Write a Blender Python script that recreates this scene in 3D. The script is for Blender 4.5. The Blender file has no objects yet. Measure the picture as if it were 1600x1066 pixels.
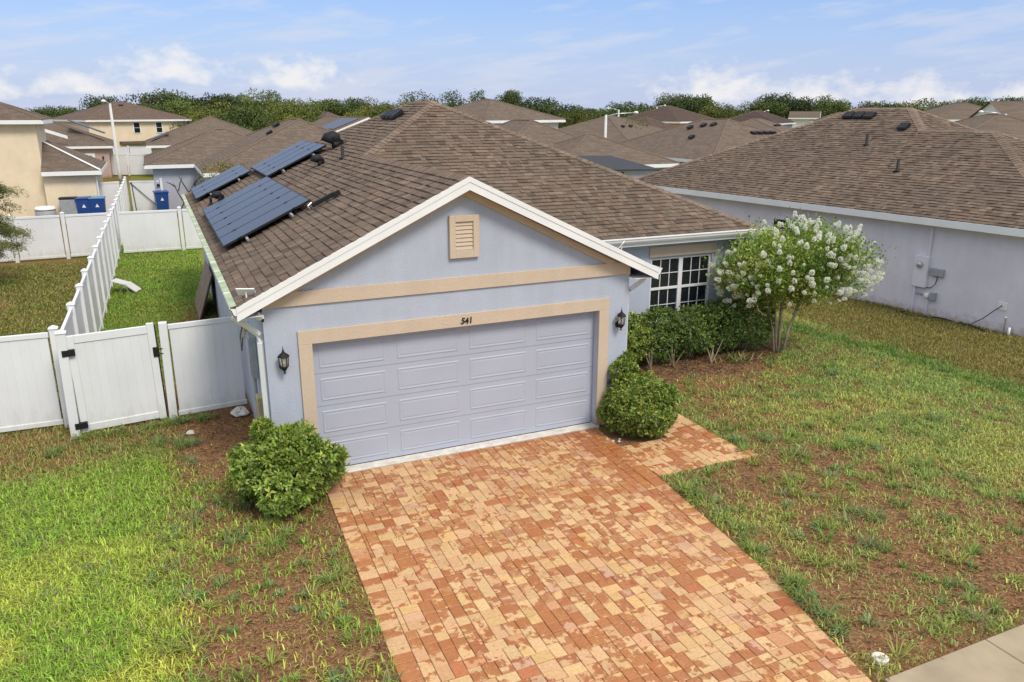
import bpy, math, random
import numpy as np
from mathutils import Vector, Matrix

random.seed(11); RNG = np.random.default_rng(11)
R = math.radians
sc = bpy.context.scene
COL = sc.collection

# ------------------------------------------------------------------ camera, sky, sun, exposure
cam_d = bpy.data.cameras.new('camera'); cam = bpy.data.objects.new('camera', cam_d); COL.objects.link(cam)
CAM = Vector((-4.294, -11.351, 5.456)); YAW = R(24.195); PITCH = R(16.4376); FPX = 1223.4
cam.location = CAM; cam.rotation_euler = (math.pi/2 - PITCH, 0, -YAW)
cam_d.sensor_fit = 'HORIZONTAL'; cam_d.sensor_width = 36; cam_d.lens = 36*FPX/1600
cam_d.clip_start = .1; cam_d.clip_end = 6000
sc.camera = cam
SUN_AZ = R(164); SUN_EL = R(50)          # azimuth clockwise from +Y
sun_d = bpy.data.lights.new('sun', 'SUN'); sun = bpy.data.objects.new('sun', sun_d); COL.objects.link(sun)
sun_d.energy = 1.25; sun_d.angle = R(18); sun_d.color = (1, .93, .82)
sdir = Vector((math.sin(SUN_AZ)*math.cos(SUN_EL), math.cos(SUN_AZ)*math.cos(SUN_EL), math.sin(SUN_EL)))
sun.rotation_euler = (-sdir).to_track_quat('-Z', 'Y').to_euler()
vs = sc.view_settings; vs.view_transform = 'Standard'; vs.look = 'None'; vs.gamma = 1; vs.use_curve_mapping = False
vs.exposure = 1.13
sc.cycles.use_denoising = True
sc.cycles.max_bounces = 6; sc.cycles.transparent_max_bounces = 6

world = bpy.data.worlds.new('World'); sc.world = world; world.use_nodes = True
def build_world():
    nt = world.node_tree; N = nt.nodes; L = nt.links; N.clear()
    def math_(op, a, b=None, c=None, clamp=False):
        n = N.new('ShaderNodeMath'); n.operation = op; n.use_clamp = clamp
        for i, v in enumerate((a, b, c)):
            if v is None: continue
            if isinstance(v, (int, float)): n.inputs[i].default_value = v
            else: L.new(v, n.inputs[i])
        return n.outputs[0]
    out = N.new('ShaderNodeOutputWorld'); bg = N.new('ShaderNodeBackground')
    sky = N.new('ShaderNodeTexSky'); sky.sky_type = 'NISHITA'; sky.sun_disc = False
    sky.sun_elevation = SUN_EL; sky.sun_rotation = SUN_AZ; sky.altitude = 20
    sky.air_density = 1.0; sky.dust_density = .6; sky.ozone_density = 2.2
    tc = N.new('ShaderNodeTexCoord'); sp = N.new('ShaderNodeSeparateXYZ'); L.new(tc.outputs['Generated'], sp.inputs[0])
    az = math_('MULTIPLY', math_('ARCTAN2', sp.outputs[0], sp.outputs[1]), 57.2958)
    el = math_('MULTIPLY', math_('ARCSINE', sp.outputs[2]), 57.2958)
    cmb = N.new('ShaderNodeCombineXYZ'); L.new(az, cmb.inputs[0]); L.new(math_('MULTIPLY', el, 1.5), cmb.inputs[1])
    def noise(vec, scale, detail, rough=.55, sx=1, sy=1, off=0):
        m = N.new('ShaderNodeMapping'); m.inputs['Scale'].default_value = (sx, sy, 1); m.inputs['Location'].default_value = (off, off, off)
        L.new(vec, m.inputs[0]); n = N.new('ShaderNodeTexNoise'); n.inputs['Scale'].default_value = scale
        n.inputs['Detail'].default_value = detail; n.inputs['Roughness'].default_value = rough
        L.new(m.outputs[0], n.inputs['Vector']); return n.outputs[0]
    nz = noise(cmb.outputs[0], .6, 7, .58)
    # cumulus over the horizon: (azimuth, elevation of the base, half width, height)
    clouds = [(1.8, 2.15, 4.6, 2.3), (9.6, 1.75, 4.4, 2.3), (-3.2, 1.2, 5.2, 1.5), (-9, 1.0, 4.0, 1.9), (38, .95, 5.5, 2.4), (44.5, .75, 6.0, 1.9), (50.5, .55, 4.2, 2.0), (57, .6, 4.5, 2.1),
              (-22, 1.3, 8, 2.6), (-48, 1.0, 9, 2.8), (75, 1.2, 8, 2.6), (100, 1.0, 10, 3), (140, 1.1, 11, 3), (178, 1.0, 10, 2.8), (-80, 1.2, 9, 2.8), (-115, 1.0, 10, 3), (-150, 1.2, 10, 2.8)]
    best = None
    for a, e, w, h in clouds:
        da = math_('DIVIDE', math_('SUBTRACT', az, a), w)
        t = math_('DIVIDE', math_('SUBTRACT', el, e), h)
        tneg = math_('MULTIPLY', math_('MINIMUM', t, 0.0), 3.2)
        tpos = math_('MAXIMUM', t, 0.0)
        r = math_('ADD', math_('ADD', math_('MULTIPLY', da, da), math_('MULTIPLY', tpos, tpos)), math_('MULTIPLY', tneg, tneg))
        f = math_('SUBTRACT', 1.0, math_('SQRT', r))
        best = f if best is None else math_('MAXIMUM', best, f)
    dens = math_('ADD', best, math_('MULTIPLY', math_('SUBTRACT', nz, .5), 2.3))
    cum = math_('MULTIPLY', math_('SMOOTH_MIN', math_('MAXIMUM', math_('MULTIPLY', math_('SUBTRACT', dens, .16), 1.3), 0.0), 1.0, .3), .9)
    # thin cirrus streaks
    c1 = noise(cmb.outputs[0], .16, 5, .6, 1, 3.2, 7.3)
    mp = N.new('ShaderNodeMapping'); mp.inputs['Rotation'].default_value = (0, 0, R(-14)); L.new(cmb.outputs[0], mp.inputs[0])
    c2 = noise(mp.outputs[0], .12, 4, .55, .8, 5.5, 2.2)
    cir = math_('MULTIPLY', math_('MAXIMUM', math_('SUBTRACT', math_('ADD', math_('MULTIPLY', c1, .5), math_('MULTIPLY', c2, .6)), .54), 0.0), 3.2)
    cir = math_('MINIMUM', cir, .42)
    # pale humid haze towards the horizon
    hz = math_('POWER', math_('SUBTRACT', 1.0, math_('MINIMUM', math_('DIVIDE', math_('MAXIMUM', el, 0.0), 10.5), 1.0)), 1.6)
    def mix(f, a, b):
        m = N.new('ShaderNodeMix'); m.data_type = 'RGBA'
        if isinstance(f, float): m.inputs[0].default_value = f
        else: L.new(f, m.inputs[0])
        for i, v in ((6, a), (7, b)):
            if isinstance(v, tuple): m.inputs[i].default_value = (*v, 1)
            else: L.new(v, m.inputs[i])
        return m.outputs[2]
    K = 10.0                                                    # colours below are for background strength 0.1
    sk = mix(.70, sky.outputs[0], tuple(K*v for v in (.078, .157, .357)))
    veil = math_('MULTIPLY', math_('MINIMUM', math_('MAXIMUM', math_('DIVIDE', math_('SUBTRACT', el, 8.5), 26.0), 0.0), 1.0), .85)   # thin high cloud overhead
    sk = mix(veil, sk, tuple(K*v for v in (.56, .56, .555)))
    sk = mix(math_('MULTIPLY', hz, .86), sk, tuple(K*v for v in (.255, .283, .372)))
    sk = mix(cir, sk, tuple(K*v for v in (.335, .345, .385)))
    sk = mix(cum, sk, tuple(K*v for v in (.42, .413, .413)))
    L.new(sk, bg.inputs[0]); bg.inputs[1].default_value = .1
    L.new(bg.outputs[0], out.inputs[0])
build_world()

# ------------------------------------------------------------------ helpers
def link(o, parent=None):
    COL.objects.link(o)
    if parent is not None: o.parent = parent
    return o
def tag(o, label, cat, group=None, kind=None):
    if label: o['label'] = label
    if cat: o['category'] = cat
    if group: o['group'] = group
    if kind: o['kind'] = kind
    return o
def empty(name, loc=(0, 0, 0), rz=0, label=None, cat=None, group=None):
    o = bpy.data.objects.new(name, None); o.location = loc; o.rotation_euler = (0, 0, rz); o.empty_display_size = .2
    link(o); tag(o, label, cat, group); return o
def mesh_np(name, V, F, tint=None, smooth=False):
    V = np.asarray(V, np.float32); F = np.asarray(F, np.int32); k = F.shape[1]
    me = bpy.data.meshes.new(name)
    me.vertices.add(len(V)); me.vertices.foreach_set('co', V.ravel())
    me.loops.add(F.size); me.polygons.add(len(F))
    me.loops.foreach_set('vertex_index', F.ravel())
    me.polygons.foreach_set('loop_start', np.arange(0, F.size, k, dtype=np.int32))
    me.update(calc_edges=True)
    if tint is not None: set_tint(me, tint)
    if smooth: me.polygons.foreach_set('use_smooth', np.ones(len(F), bool))
    return me
def set_tint(me, T):
    T = np.asarray(T, np.float32)
    a = me.color_attributes.new('tint', 'FLOAT_COLOR', 'POINT')
    a.data.foreach_set('color', np.concatenate([T, np.ones((len(T), 1), np.float32)], 1).ravel())
def obj(name, me, mat, parent=None, mtx=None, color=None):
    o = bpy.data.objects.new(name, me); link(o, parent)
    if mat is not None and not me.materials: me.materials.append(mat)
    if mtx is not None: o.matrix_local = mtx
    if color is not None: o.color = (*color, 1)
    return o

class MB:
    def __init__(s): s.v = []; s.f = []; s.t = []
    def poly(s, pts, tint=None):
        b = len(s.v); s.v += [tuple(p) for p in pts]; s.f.append(tuple(range(b, b+len(pts))))
        if tint is not None: s.t += [tint]*len(pts)
        return s
    def box(s, x0, x1, y0, y1, z0, z1, m=None):
        b = len(s.v); P = [(x, y, z) for z in (z0, z1) for y in (y0, y1) for x in (x0, x1)]
        if m is not None: P = [tuple(m @ Vector(p)) for p in P]
        s.v += P
        for f in ((0, 2, 3, 1), (4, 5, 7, 6), (0, 1, 5, 4), (2, 6, 7, 3), (0, 4, 6, 2), (1, 3, 7, 5)): s.f.append(tuple(b+i for i in f))
        return s
    def bbox(s, x0, x1, y0, y1, z0, z1, c=.006, m=None):
        # box with chamfered edges
        b = len(s.v); P = []
        for z in (z0, z1):
            for y in (y0, y1):
                for x in (x0, x1):
                    dx = c if x == x0 else -c; dy = c if y == y0 else -c; dz = c if z == z0 else -c
                    P += [(x, y+dy, z+dz), (x+dx, y, z+dz), (x+dx, y+dy, z)]
        if m is not None: P = [tuple(m @ Vector(p)) for p in P]
        s.v += P
        I = lambda i, a: b + 3*i + a
        for a, q in ((0, (0, 4, 6, 2)), (0, (1, 3, 7, 5)), (1, (0, 1, 5, 4)), (1, (2, 6, 7, 3)), (2, (0, 2, 3, 1)), (2, (4, 5, 7, 6))): s.f.append(tuple(I(i, a) for i in q))
        for i, j, ax in ((0, 1, 0), (2, 3, 0), (4, 5, 0), (6, 7, 0), (0, 2, 1), (1, 3, 1), (4, 6, 1), (5, 7, 1), (0, 4, 2), (1, 5, 2), (2, 6, 2), (3, 7, 2)):
            o = [k for k in (0, 1, 2) if k != ax]; s.f.append((I(i, o[0]), I(j, o[0]), I(j, o[1]), I(i, o[1])))
        for i in range(8): s.f.append((I(i, 0), I(i, 1), I(i, 2)))
        return s
    def tube(s, path, r, n=8, cap=True):
        path = [Vector(p) for p in path]; rs = r if isinstance(r, (list, tuple)) else [r]*len(path); b = len(s.v)
        up = Vector((0, 0, 1))
        for i, p in enumerate(path):
            d = (path[min(i+1, len(path)-1)] - path[max(i-1, 0)]).normalized()
            a = d.cross(up if abs(d.z) < .95 else Vector((0, 1, 0))).normalized(); c = d.cross(a)
            for k in range(n):
                t = 2*math.pi*k/n; s.v.append(tuple(p + (a*math.cos(t) + c*math.sin(t))*rs[i]))
        for i in range(len(path)-1):
            for k in range(n): s.f.append((b+i*n+k, b+i*n+(k+1) % n, b+(i+1)*n+(k+1) % n, b+(i+1)*n+k))
        if cap: s.f.append(tuple(b+k for k in range(n))[::-1]); s.f.append(tuple(b+(len(path)-1)*n+k for k in range(n)))
        return s
    def lathe(s, prof, n=16, c=(0, 0, 0), m=None):
        b = len(s.v)
        for r, z in prof:
            for k in range(n):
                t = 2*math.pi*k/n; p = Vector((c[0]+r*math.cos(t), c[1]+r*math.sin(t), c[2]+z)); s.v.append(tuple(m @ p) if m is not None else tuple(p))
        for i in range(len(prof)-1):
            for k in range(n): s.f.append((b+i*n+k, b+i*n+(k+1) % n, b+(i+1)*n+(k+1) % n, b+(i+1)*n+k))
        s.f.append(tuple(b+k for k in range(n))[::-1]); s.f.append(tuple(b+(len(prof)-1)*n+k for k in range(n)))
        return s
    def prism(s, pts, vec, tint=None):
        # closed prism from a polygon and an extrusion vector
        n = len(pts); b = len(s.v); v = Vector(vec)
        s.v += [tuple(p) for p in pts] + [tuple(Vector(p)+v) for p in pts]
        s.f.append(tuple(b+i for i in range(n))[::-1]); s.f.append(tuple(b+n+i for i in range(n)))
        for i in range(n): s.f.append((b+i, b+(i+1) % n, b+n+(i+1) % n, b+n+i))
        if tint is not None: s.t += [tint]*(2*n)
        return s
    def mesh(s, name, smooth=False):
        me = bpy.data.meshes.new(name); me.from_pydata(s.v, [], s.f); me.validate(clean_customdata=False); me.update()
        if s.t and len(s.t) == len(me.vertices): set_tint(me, s.t)
        if smooth: me.polygons.foreach_set('use_smooth', [True]*len(me.polygons))
        return me
    def build(s, name, mat, parent=None, smooth=False, mtx=None): return obj(name, s.mesh(name, smooth), mat, parent, mtx)

# lattice noise for placing grass
_T = RNG.random((256, 256))
def vnoise(x, y, o=0):
    x = np.asarray(x)+o*17.3+300; y = np.asarray(y)+o*9.1+300; xi = np.floor(x).astype(int); yi = np.floor(y).astype(int)
    fx = x-xi; fy = y-yi; fx = fx*fx*(3-2*fx); fy = fy*fy*(3-2*fy)
    g = lambda a, b: _T[a % 256, b % 256]
    return (g(xi, yi)*(1-fx)+g(xi+1, yi)*fx)*(1-fy) + (g(xi, yi+1)*(1-fx)+g(xi+1, yi+1)*fx)*fy
def fbm(x, y, s, o=0): return .5*vnoise(x*s, y*s, o)+.3*vnoise(x*s*2.1, y*s*2.1, o+3)+.2*vnoise(x*s*4.3, y*s*4.3, o+7)
def sst(a, b, x): t = np.clip((x-a)/(b-a), 0, 1); return t*t*(3-2*t)

# ------------------------------------------------------------------ materials
def new_mat(name):
    m = bpy.data.materials.new(name); m.use_nodes = True; nt = m.node_tree
    return m, nt, nt.nodes, nt.links, nt.nodes['Principled BSDF']
def ramp(N, stops):
    r = N.new('ShaderNodeValToRGB'); e = r.color_ramp.elements
    while len(e) < len(stops): e.new(.5)
    for i, (p, c) in enumerate(stops): e[i].position = p; e[i].color = (*c, 1)
    return r
def coords(N, L, scale=(1, 1, 1), kind='Object'):
    tc = N.new('ShaderNodeTexCoord'); mp = N.new('ShaderNodeMapping'); mp.inputs['Scale'].default_value = scale
    L.new(tc.outputs[kind], mp.inputs[0]); return mp.outputs[0]
def world_coords(N, L, scale=(1, 1, 1)):
    g = N.new('ShaderNodeNewGeometry'); mp = N.new('ShaderNodeMapping'); mp.inputs['Scale'].default_value = scale
    L.new(g.outputs['Position'], mp.inputs[0]); return mp.outputs[0]
def tex_noise(N, L, vec, scale, detail=4, rough=.55):
    n = N.new('ShaderNodeTexNoise'); n.inputs['Scale'].default_value = scale; n.inputs['Detail'].default_value = detail; n.inputs['Roughness'].default_value = rough
    L.new(vec, n.inputs['Vector']); return n.outputs[0]
def mul(N, L, a, b, f=1.0, mode='MULTIPLY'):
    m = N.new('ShaderNodeMix'); m.data_type = 'RGBA'; m.blend_type = mode
    if isinstance(f, float): m.inputs[0].default_value = f
    else: L.new(f, m.inputs[0])
    for i, v in ((6, a), (7, b)):
        if isinstance(v, tuple): m.inputs[i].default_value = (*v, 1)
        else: L.new(v, m.inputs[i])
    return m.outputs[2]
def bump(N, L, bs, h, strength=.3, dist=.01):
    b = N.new('ShaderNodeBump'); b.inputs['Strength'].default_value = strength; b.inputs['Distance'].default_value = dist
    L.new(h, b.inputs['Height']); L.new(b.outputs[0], bs.inputs['Normal'])
def tinted(N, L, col):
    # colour x the piece's own colour x the mesh's tint attribute
    oi = N.new('ShaderNodeObjectInfo'); at = N.new('ShaderNodeAttribute'); at.attribute_name = 'tint'
    return mul(N, L, mul(N, L, col, oi.outputs['Color']), at.outputs['Color'])
def plain(name, c, rough=.5, var=.12, nscale=3, bscale=0, bstr=.2, metal=0, spec=None, bdist=.004):
    m, nt, N, L, b = new_mat(name); v = world_coords(N, L)
    n = tex_noise(N, L, v, nscale, 5)
    r = ramp(N, [(.3, tuple(x*(1-var) for x in c)), (.7, tuple(min(1, x*(1+var)) for x in c))]); L.new(n, r.inputs[0])
    L.new(r.outputs[0], b.inputs['Base Color']); b.inputs['Roughness'].default_value = rough; b.inputs['Metallic'].default_value = metal
    if spec is not None: b.inputs['Specular IOR Level'].default_value = spec
    if bscale: bump(N, L, b, tex_noise(N, L, v, bscale, 3), bstr, bdist)
    return m
def stucco(name, c, dirt=.10):
    m, nt, N, L, b = new_mat(name); v = world_coords(N, L)
    n1 = tex_noise(N, L, v, 1.3, 5, .6); n2 = tex_noise(N, L, v, 45, 3)
    r = ramp(N, [(.25, tuple(x*(1-dirt) for x in c)), (.75, tuple(min(1, x*(1+dirt*.5)) for x in c))]); L.new(n1, r.inputs[0])
    st = world_coords(N, L, (5, 5, .35)); s1 = tex_noise(N, L, st, 1, 4, .6)        # faint weather streaks
    r2 = ramp(N, [(.35, (.965, .96, .95)), (.6, (1, 1, 1))]); L.new(s1, r2.inputs[0])
    r3 = ramp(N, [(.3, (.93, .93, .93)), (.7, (1.0, 1.0, 1.0))]); L.new(n2, r3.inputs[0])
    sz = N.new('ShaderNodeSeparateXYZ'); L.new(v, sz.inputs[0]); mr = N.new('ShaderNodeMapRange'); L.new(sz.outputs[2], mr.inputs[0]); mr.inputs[1].default_value = 0; mr.inputs[2].default_value = .4; mr.inputs[3].default_value = .42; mr.inputs[4].default_value = -.2
    n5 = tex_noise(N, L, v, 7, 5, .65); ad = N.new('ShaderNodeMath'); ad.operation = 'ADD'; L.new(mr.outputs[0], ad.inputs[0]); L.new(n5, ad.inputs[1]); r5 = ramp(N, [(.55, (1, 1, 1)), (.95, (.68, .60, .50))]); L.new(ad.outputs[0], r5.inputs[0])
    L.new(mul(N, L, mul(N, L, mul(N, L, r.outputs[0], r2.outputs[0]), r3.outputs[0]), r5.outputs[0]), b.inputs['Base Color']); b.inputs['Roughness'].default_value = .9
    b.inputs['Specular IOR Level'].default_value = .2
    bump(N, L, b, tex_noise(N, L, v, 38, 4, .65), .55, .012); return m
def shingle_mat(name, c):
    m, nt, N, L, b = new_mat(name); v = world_coords(N, L)
    g = tex_noise(N, L, v, 140, 2); big = tex_noise(N, L, v, .5, 4)
    r = ramp(N, [(.3, (.72, .72, .72)), (.72, (1.25, 1.25, 1.25))]); L.new(g, r.inputs[0])
    r2 = ramp(N, [(.3, (.86, .87, .88)), (.7, (1.1, 1.08, 1.06))]); L.new(big, r2.inputs[0])
    L.new(mul(N, L, mul(N, L, tinted(N, L, c), r.outputs[0]), r2.outputs[0]), b.inputs['Base Color'])
    b.inputs['Roughness'].default_value = .93; b.inputs['Specular IOR Level'].default_value = .15
    bump(N, L, b, g, .5, .004); return m
def far_roof(name, c):
    m, nt, N, L, b = new_mat(name); v = world_coords(N, L)
    w = N.new('ShaderNodeTexBrick'); w.inputs['Scale'].default_value = 1; w.inputs['Brick Width'].default_value = .32; w.inputs['Row Height'].default_value = .07
    w.inputs['Mortar Size'].default_value = .006; w.inputs['Color1'].default_value = (.82, .82, .82, 1); w.inputs['Color2'].default_value = (1.15, 1.13, 1.1, 1); w.inputs['Mortar'].default_value = (.62, .6, .6, 1)
    sp = N.new('ShaderNodeSeparateXYZ'); L.new(v, sp.inputs[0]); ad = N.new('ShaderNodeMath'); ad.operation = 'ADD'; L.new(sp.outputs[0], ad.inputs[0]); L.new(sp.outputs[1], ad.inputs[1])
    cb = N.new('ShaderNodeCombineXYZ'); L.new(ad.outputs[0], cb.inputs[0]); L.new(sp.outputs[2], cb.inputs[1]); L.new(cb.outputs[0], w.inputs['Vector'])
    n = tex_noise(N, L, v, 9, 4, .7); r = ramp(N, [(.3, (.78, .78, .78)), (.7, (1.2, 1.18, 1.15))]); L.new(n, r.inputs[0])
    oi = N.new('ShaderNodeObjectInfo')
    L.new(mul(N, L, mul(N, L, mul(N, L, oi.outputs['Color'], c), w.outputs['Color']), r.outputs[0]), b.inputs['Base Color']); b.inputs['Roughness'].default_value = .95
    b.inputs['Specular IOR Level'].default_value = .1
    return m
def leaf_mat(name, c, trans=.3, rough=.38):
    m, nt, N, L, b = new_mat(name); col = tinted(N, L, c)
    L.new(col, b.inputs['Base Color']); b.inputs['Roughness'].default_value = rough; b.inputs['Specular IOR Level'].default_value = .45
    t = N.new('ShaderNodeBsdfTranslucent'); L.new(col, t.inputs[0]); mx = N.new('ShaderNodeMixShader'); mx.inputs[0].default_value = trans
    L.new(b.outputs[0], mx.inputs[1]); L.new(t.outputs[0], mx.inputs[2]); L.new(mx.outputs[0], nt.nodes['Material Output'].inputs[0]); return m
def paver_mat():
    m, nt, N, L, b = new_mat('clay_paver'); v = world_coords(N, L)
    base = tinted(N, L, (.56, .345, .178))
    n0 = tex_noise(N, L, v, 30, 4, .6); r0 = ramp(N, [(.3, (.84, .83, .82)), (.7, (1.12, 1.12, 1.1))]); L.new(n0, r0.inputs[0])
    # worn sealer: glossy rust-red film flaked into islands, thicker in broad zones
    d = N.new('ShaderNodeVectorMath'); d.operation = 'ADD'; oi = N.new('ShaderNodeAttribute'); oi.attribute_name = 'tint'; ob = N.new('ShaderNodeObjectInfo')
    of = N.new('ShaderNodeVectorMath'); of.operation = 'MULTIPLY_ADD'; L.new(mul(N, L, oi.outputs['Color'], ob.outputs['Color']), of.inputs[0]); of.inputs[1].default_value = (37, 37, 37); L.new(v, of.inputs[2])
    n1 = tex_noise(N, L, of.outputs[0], 8.0, 5, .6); n2 = tex_noise(N, L, v, 1.15, 3, .5)
    mp = world_coords(N, L, (1, 1, 1))
    # each brick keeps its film differently: fold in the brick's own red amount (its alpha-free colour difference)
    hs = N.new('ShaderNodeSeparateColor'); L.new(mul(N, L, oi.outputs['Color'], ob.outputs['Color']), hs.inputs[0])
    wn_ = N.new('ShaderNodeTexWhiteNoise'); wn_.noise_dimensions = '3D'; L.new(mul(N, L, oi.outputs['Color'], ob.outputs['Color']), wn_.inputs['Vector'])
    q = N.new('ShaderNodeMath'); q.operation = 'MULTIPLY_ADD'; L.new(wn_.outputs[0], q.inputs[0]); q.inputs[1].default_value = .34; q.inputs[2].default_value = -.15
    a1 = N.new('ShaderNodeMath'); a1.operation = 'MULTIPLY_ADD'; L.new(n2, a1.inputs[0]); a1.inputs[1].default_value = .7; L.new(n1, a1.inputs[2])
    a2 = N.new('ShaderNodeMath'); a2.operation = 'ADD'; L.new(a1.outputs[0], a2.inputs[0]); L.new(q.outputs[0], a2.inputs[1])
    # old rust-coloured run-off where the gutter water crosses the paving
    sp = N.new('ShaderNodeSeparateXYZ'); L.new(mp, sp.inputs[0])
    def M(op, x, y):
        k = N.new('ShaderNodeMath'); k.operation = op
        for i, w in enumerate((x, y)):
            if isinstance(w, (int, float)): k.inputs[i].default_value = w
            else: L.new(w, k.inputs[i])
        return k.outputs[0]
    ln = M('SUBTRACT', sp.outputs[0], M('MULTIPLY_ADD', sp.outputs[1], -.05)); 
    ln = M('SUBTRACT', sp.outputs[0], 2.02)
    g1 = M('MAXIMUM', M('SUBTRACT', 1.0, M('MULTIPLY', M('MULTIPLY', ln, ln), 9.0)), 0.0)
    g2 = M('MAXIMUM', M('MINIMUM', M('ADD', M('MULTIPLY', sp.outputs[1], .28), 1.15), 1.0), 0.0)
    a3 = M('ADD', a2.outputs[0], M('MULTIPLY', M('MULTIPLY', g1, g2), .26))
    rr = ramp(N, [(.865, (0, 0, 0)), (.92, (1, 1, 1))]); L.new(a3, rr.inputs[0])
    rustc = mul(N, L, ramp_col(N, L, n2, (.285, .066, .018), (.37, .115, .022)), r0.outputs[0])
    fac = N.new('ShaderNodeMath'); fac.operation = 'MULTIPLY'; L.new(rr.outputs[0], fac.inputs[0]); fac.inputs[1].default_value = .84
    col = mul(N, L, mul(N, L, base, r0.outputs[0]), rustc, fac.outputs[0], 'MIX')
    L.new(col, b.inputs['Base Color'])
    ro = N.new('ShaderNodeMapRange'); L.new(rr.outputs[0], ro.inputs[0]); ro.inputs[3].default_value = .88; ro.inputs[4].default_value = .5; L.new(ro.outputs[0], b.inputs['Roughness'])
    bump(N, L, b, n0, .35, .006); return m
def ramp_col(N, L, f, a, b_):
    r = ramp(N, [(.35, a), (.65, b_)]); L.new(f, r.inputs[0]); return r.outputs[0]

M = {}
M['wall'] = stucco('blue_grey_stucco', (.46, .50, .59))
M['wall_side'] = stucco('lavender_grey_stucco', (.77, .735, .81))
M['beige'] = stucco('beige_trim_paint', (.60, .485, .37), .06)
M['white'] = plain('white_paint', (.80, .80, .79), .45, .05, 2, 0)
def mk_vinyl():
    m, nt, N, L, b = new_mat('white_vinyl'); v = world_coords(N, L); n = tex_noise(N, L, v, 1.1, 5)
    r = ramp(N, [(.3, (.70, .70, .71)), (.7, (.77, .77, .78))]); L.new(n, r.inputs[0])
    sp = N.new('ShaderNodeSeparateXYZ'); L.new(v, sp.inputs[0]); n2 = tex_noise(N, L, world_coords(N, L, (6, 6, 2)), 1.5, 5, .65)
    mr = N.new('ShaderNodeMapRange'); L.new(sp.outputs[2], mr.inputs[0]); mr.inputs[1].default_value = .02; mr.inputs[2].default_value = .55; mr.inputs[3].default_value = .36; mr.inputs[4].default_value = -.1
    ad = N.new('ShaderNodeMath'); ad.operation = 'ADD'; L.new(mr.outputs[0], ad.inputs[0]); L.new(n2, ad.inputs[1]); r2 = ramp(N, [(.55, (0, 0, 0)), (.95, (1, 1, 1))]); L.new(ad.outputs[0], r2.inputs[0])
    f = N.new('ShaderNodeMath'); f.operation = 'MULTIPLY'; f.inputs[1].default_value = .5; L.new(r2.outputs[0], f.inputs[0])
    oi = N.new('ShaderNodeObjectInfo'); L.new(mul(N, L, mul(N, L, r.outputs[0], (.47, .47, .37), f.outputs[0], 'MIX'), oi.outputs['Color']), b.inputs['Base Color']); b.inputs['Roughness'].default_value = .42; return m
M['vinyl'] = mk_vinyl()
M['door'] = None
M['shingle'] = shingle_mat('brown_shingle', (.158, .118, .090))
M['cap'] = shingle_mat('ridge_cap_shingle', (.20, .148, .114))
M['deck'] = plain('roof_deck', (.09, .06, .048), .95, .2)
M['far_roof'] = far_roof('distant_shingle', (.155, .121, .097))
M['black'] = plain('black_metal', (.014, .014, .016), .6, .2, spec=.25)
M['rubber'] = plain('black_rubber', (.012, .012, .013), .7, .2)
M['galv'] = plain('galvanised_grey', (.33, .34, .36), .45, .12, 8)
M['alu'] = plain('aluminium', (.55, .56, .58), .35, .08, 5, metal=.7)
M['sand'] = plain('joint_sand', (.15, .088, .046), .98, .3, 30, 60, .4)
M['concrete'] = plain('sidewalk_concrete', (.32, .255, .17), .92, .28, 1.2, 70, .35)
M['apron'] = plain('pale_concrete', (.62, .58, .52), .9, .2, 6, 60, .3)
M['guard'] = plain('algae_gutter_guard', (.36, .42, .27), .85, .25, 5, 30, .3)
M['bin'] = plain('blue_plastic', (.012, .055, .23), .42, .12, 4)
M['binlid'] = plain('pale_blue_plastic', (.10, .25, .46), .45, .1, 4)
M['bark'] = plain('bark', (.16, .115, .075), .95, .3, 9, 30, .6)
M['palebark'] = plain('pale_myrtle_bark', (.40, .31, .21), .85, .3, 7, 20, .4)
M['cream'] = stucco('cream_stucco', (.80, .66, .47)); M['yellow'] = stucco('yellow_stucco', (.82, .68, .48)); M['pink'] = stucco('pink_beige_stucco', (.52, .38, .32))
M['paleblue'] = stucco('pale_grey_stucco', (.44, .45, .52)); M['offwhite'] = stucco('off_white_stucco', (.66, .65, .62)); M['orange'] = stucco('orange_stucco', (.60, .36, .15)); M['tan'] = stucco('tan_stucco', (.50, .44, .36))
M['wood'] = plain('weathered_plywood', (.23, .17, .135), .9, .25, 5, 25, .3)
M['dead'] = plain('dead_wood', (.075, .055, .045), .95, .2, 8)
M['ochre'] = plain('ochre_box', (.42, .34, .19), .6, .2, 6)
M['chalk'] = plain('white_debris', (.62, .58, .52), .9, .2, 12, 30, .5)
M['screen'] = plain('black_screen_mesh', (.02, .02, .024), .7, .2)
def mk_door():
    m, nt, N, L, b = new_mat('garage_door_paint'); v = world_coords(N, L, (.6, 1, 60)); g = tex_noise(N, L, v, 2.4, 4, .6)
    n = tex_noise(N, L, world_coords(N, L), .9, 4); r = ramp(N, [(.3, (.385, .415, .49)), (.7, (.42, .45, .525))]); L.new(n, r.inputs[0])
    L.new(r.outputs[0], b.inputs['Base Color']); b.inputs['Roughness'].default_value = .5; bump(N, L, b, g, .22, .004); return m
M['door'] = mk_door()
def mk_glass(name, c=(.015, .018, .022), rough=.04):
    m, nt, N, L, b = new_mat(name); b.inputs['Base Color'].default_value = (*c, 1); b.inputs['Roughness'].default_value = rough; b.inputs['Specular IOR Level'].default_value = .6
    return m
M['glass'] = mk_glass('dark_window_glass')
def mk_lampglass():
    m, nt, N, L, b = new_mat('lantern_glass'); b.inputs['Base Color'].default_value = (.92, .9, .82, 1); b.inputs['Roughness'].default_value = .08; b.inputs['Transmission Weight'].default_value = .85; return m
M['lampglass'] = mk_lampglass()
M['bulb'] = plain('frosted_bulb', (.85, .78, .6), .4, .03)
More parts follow.
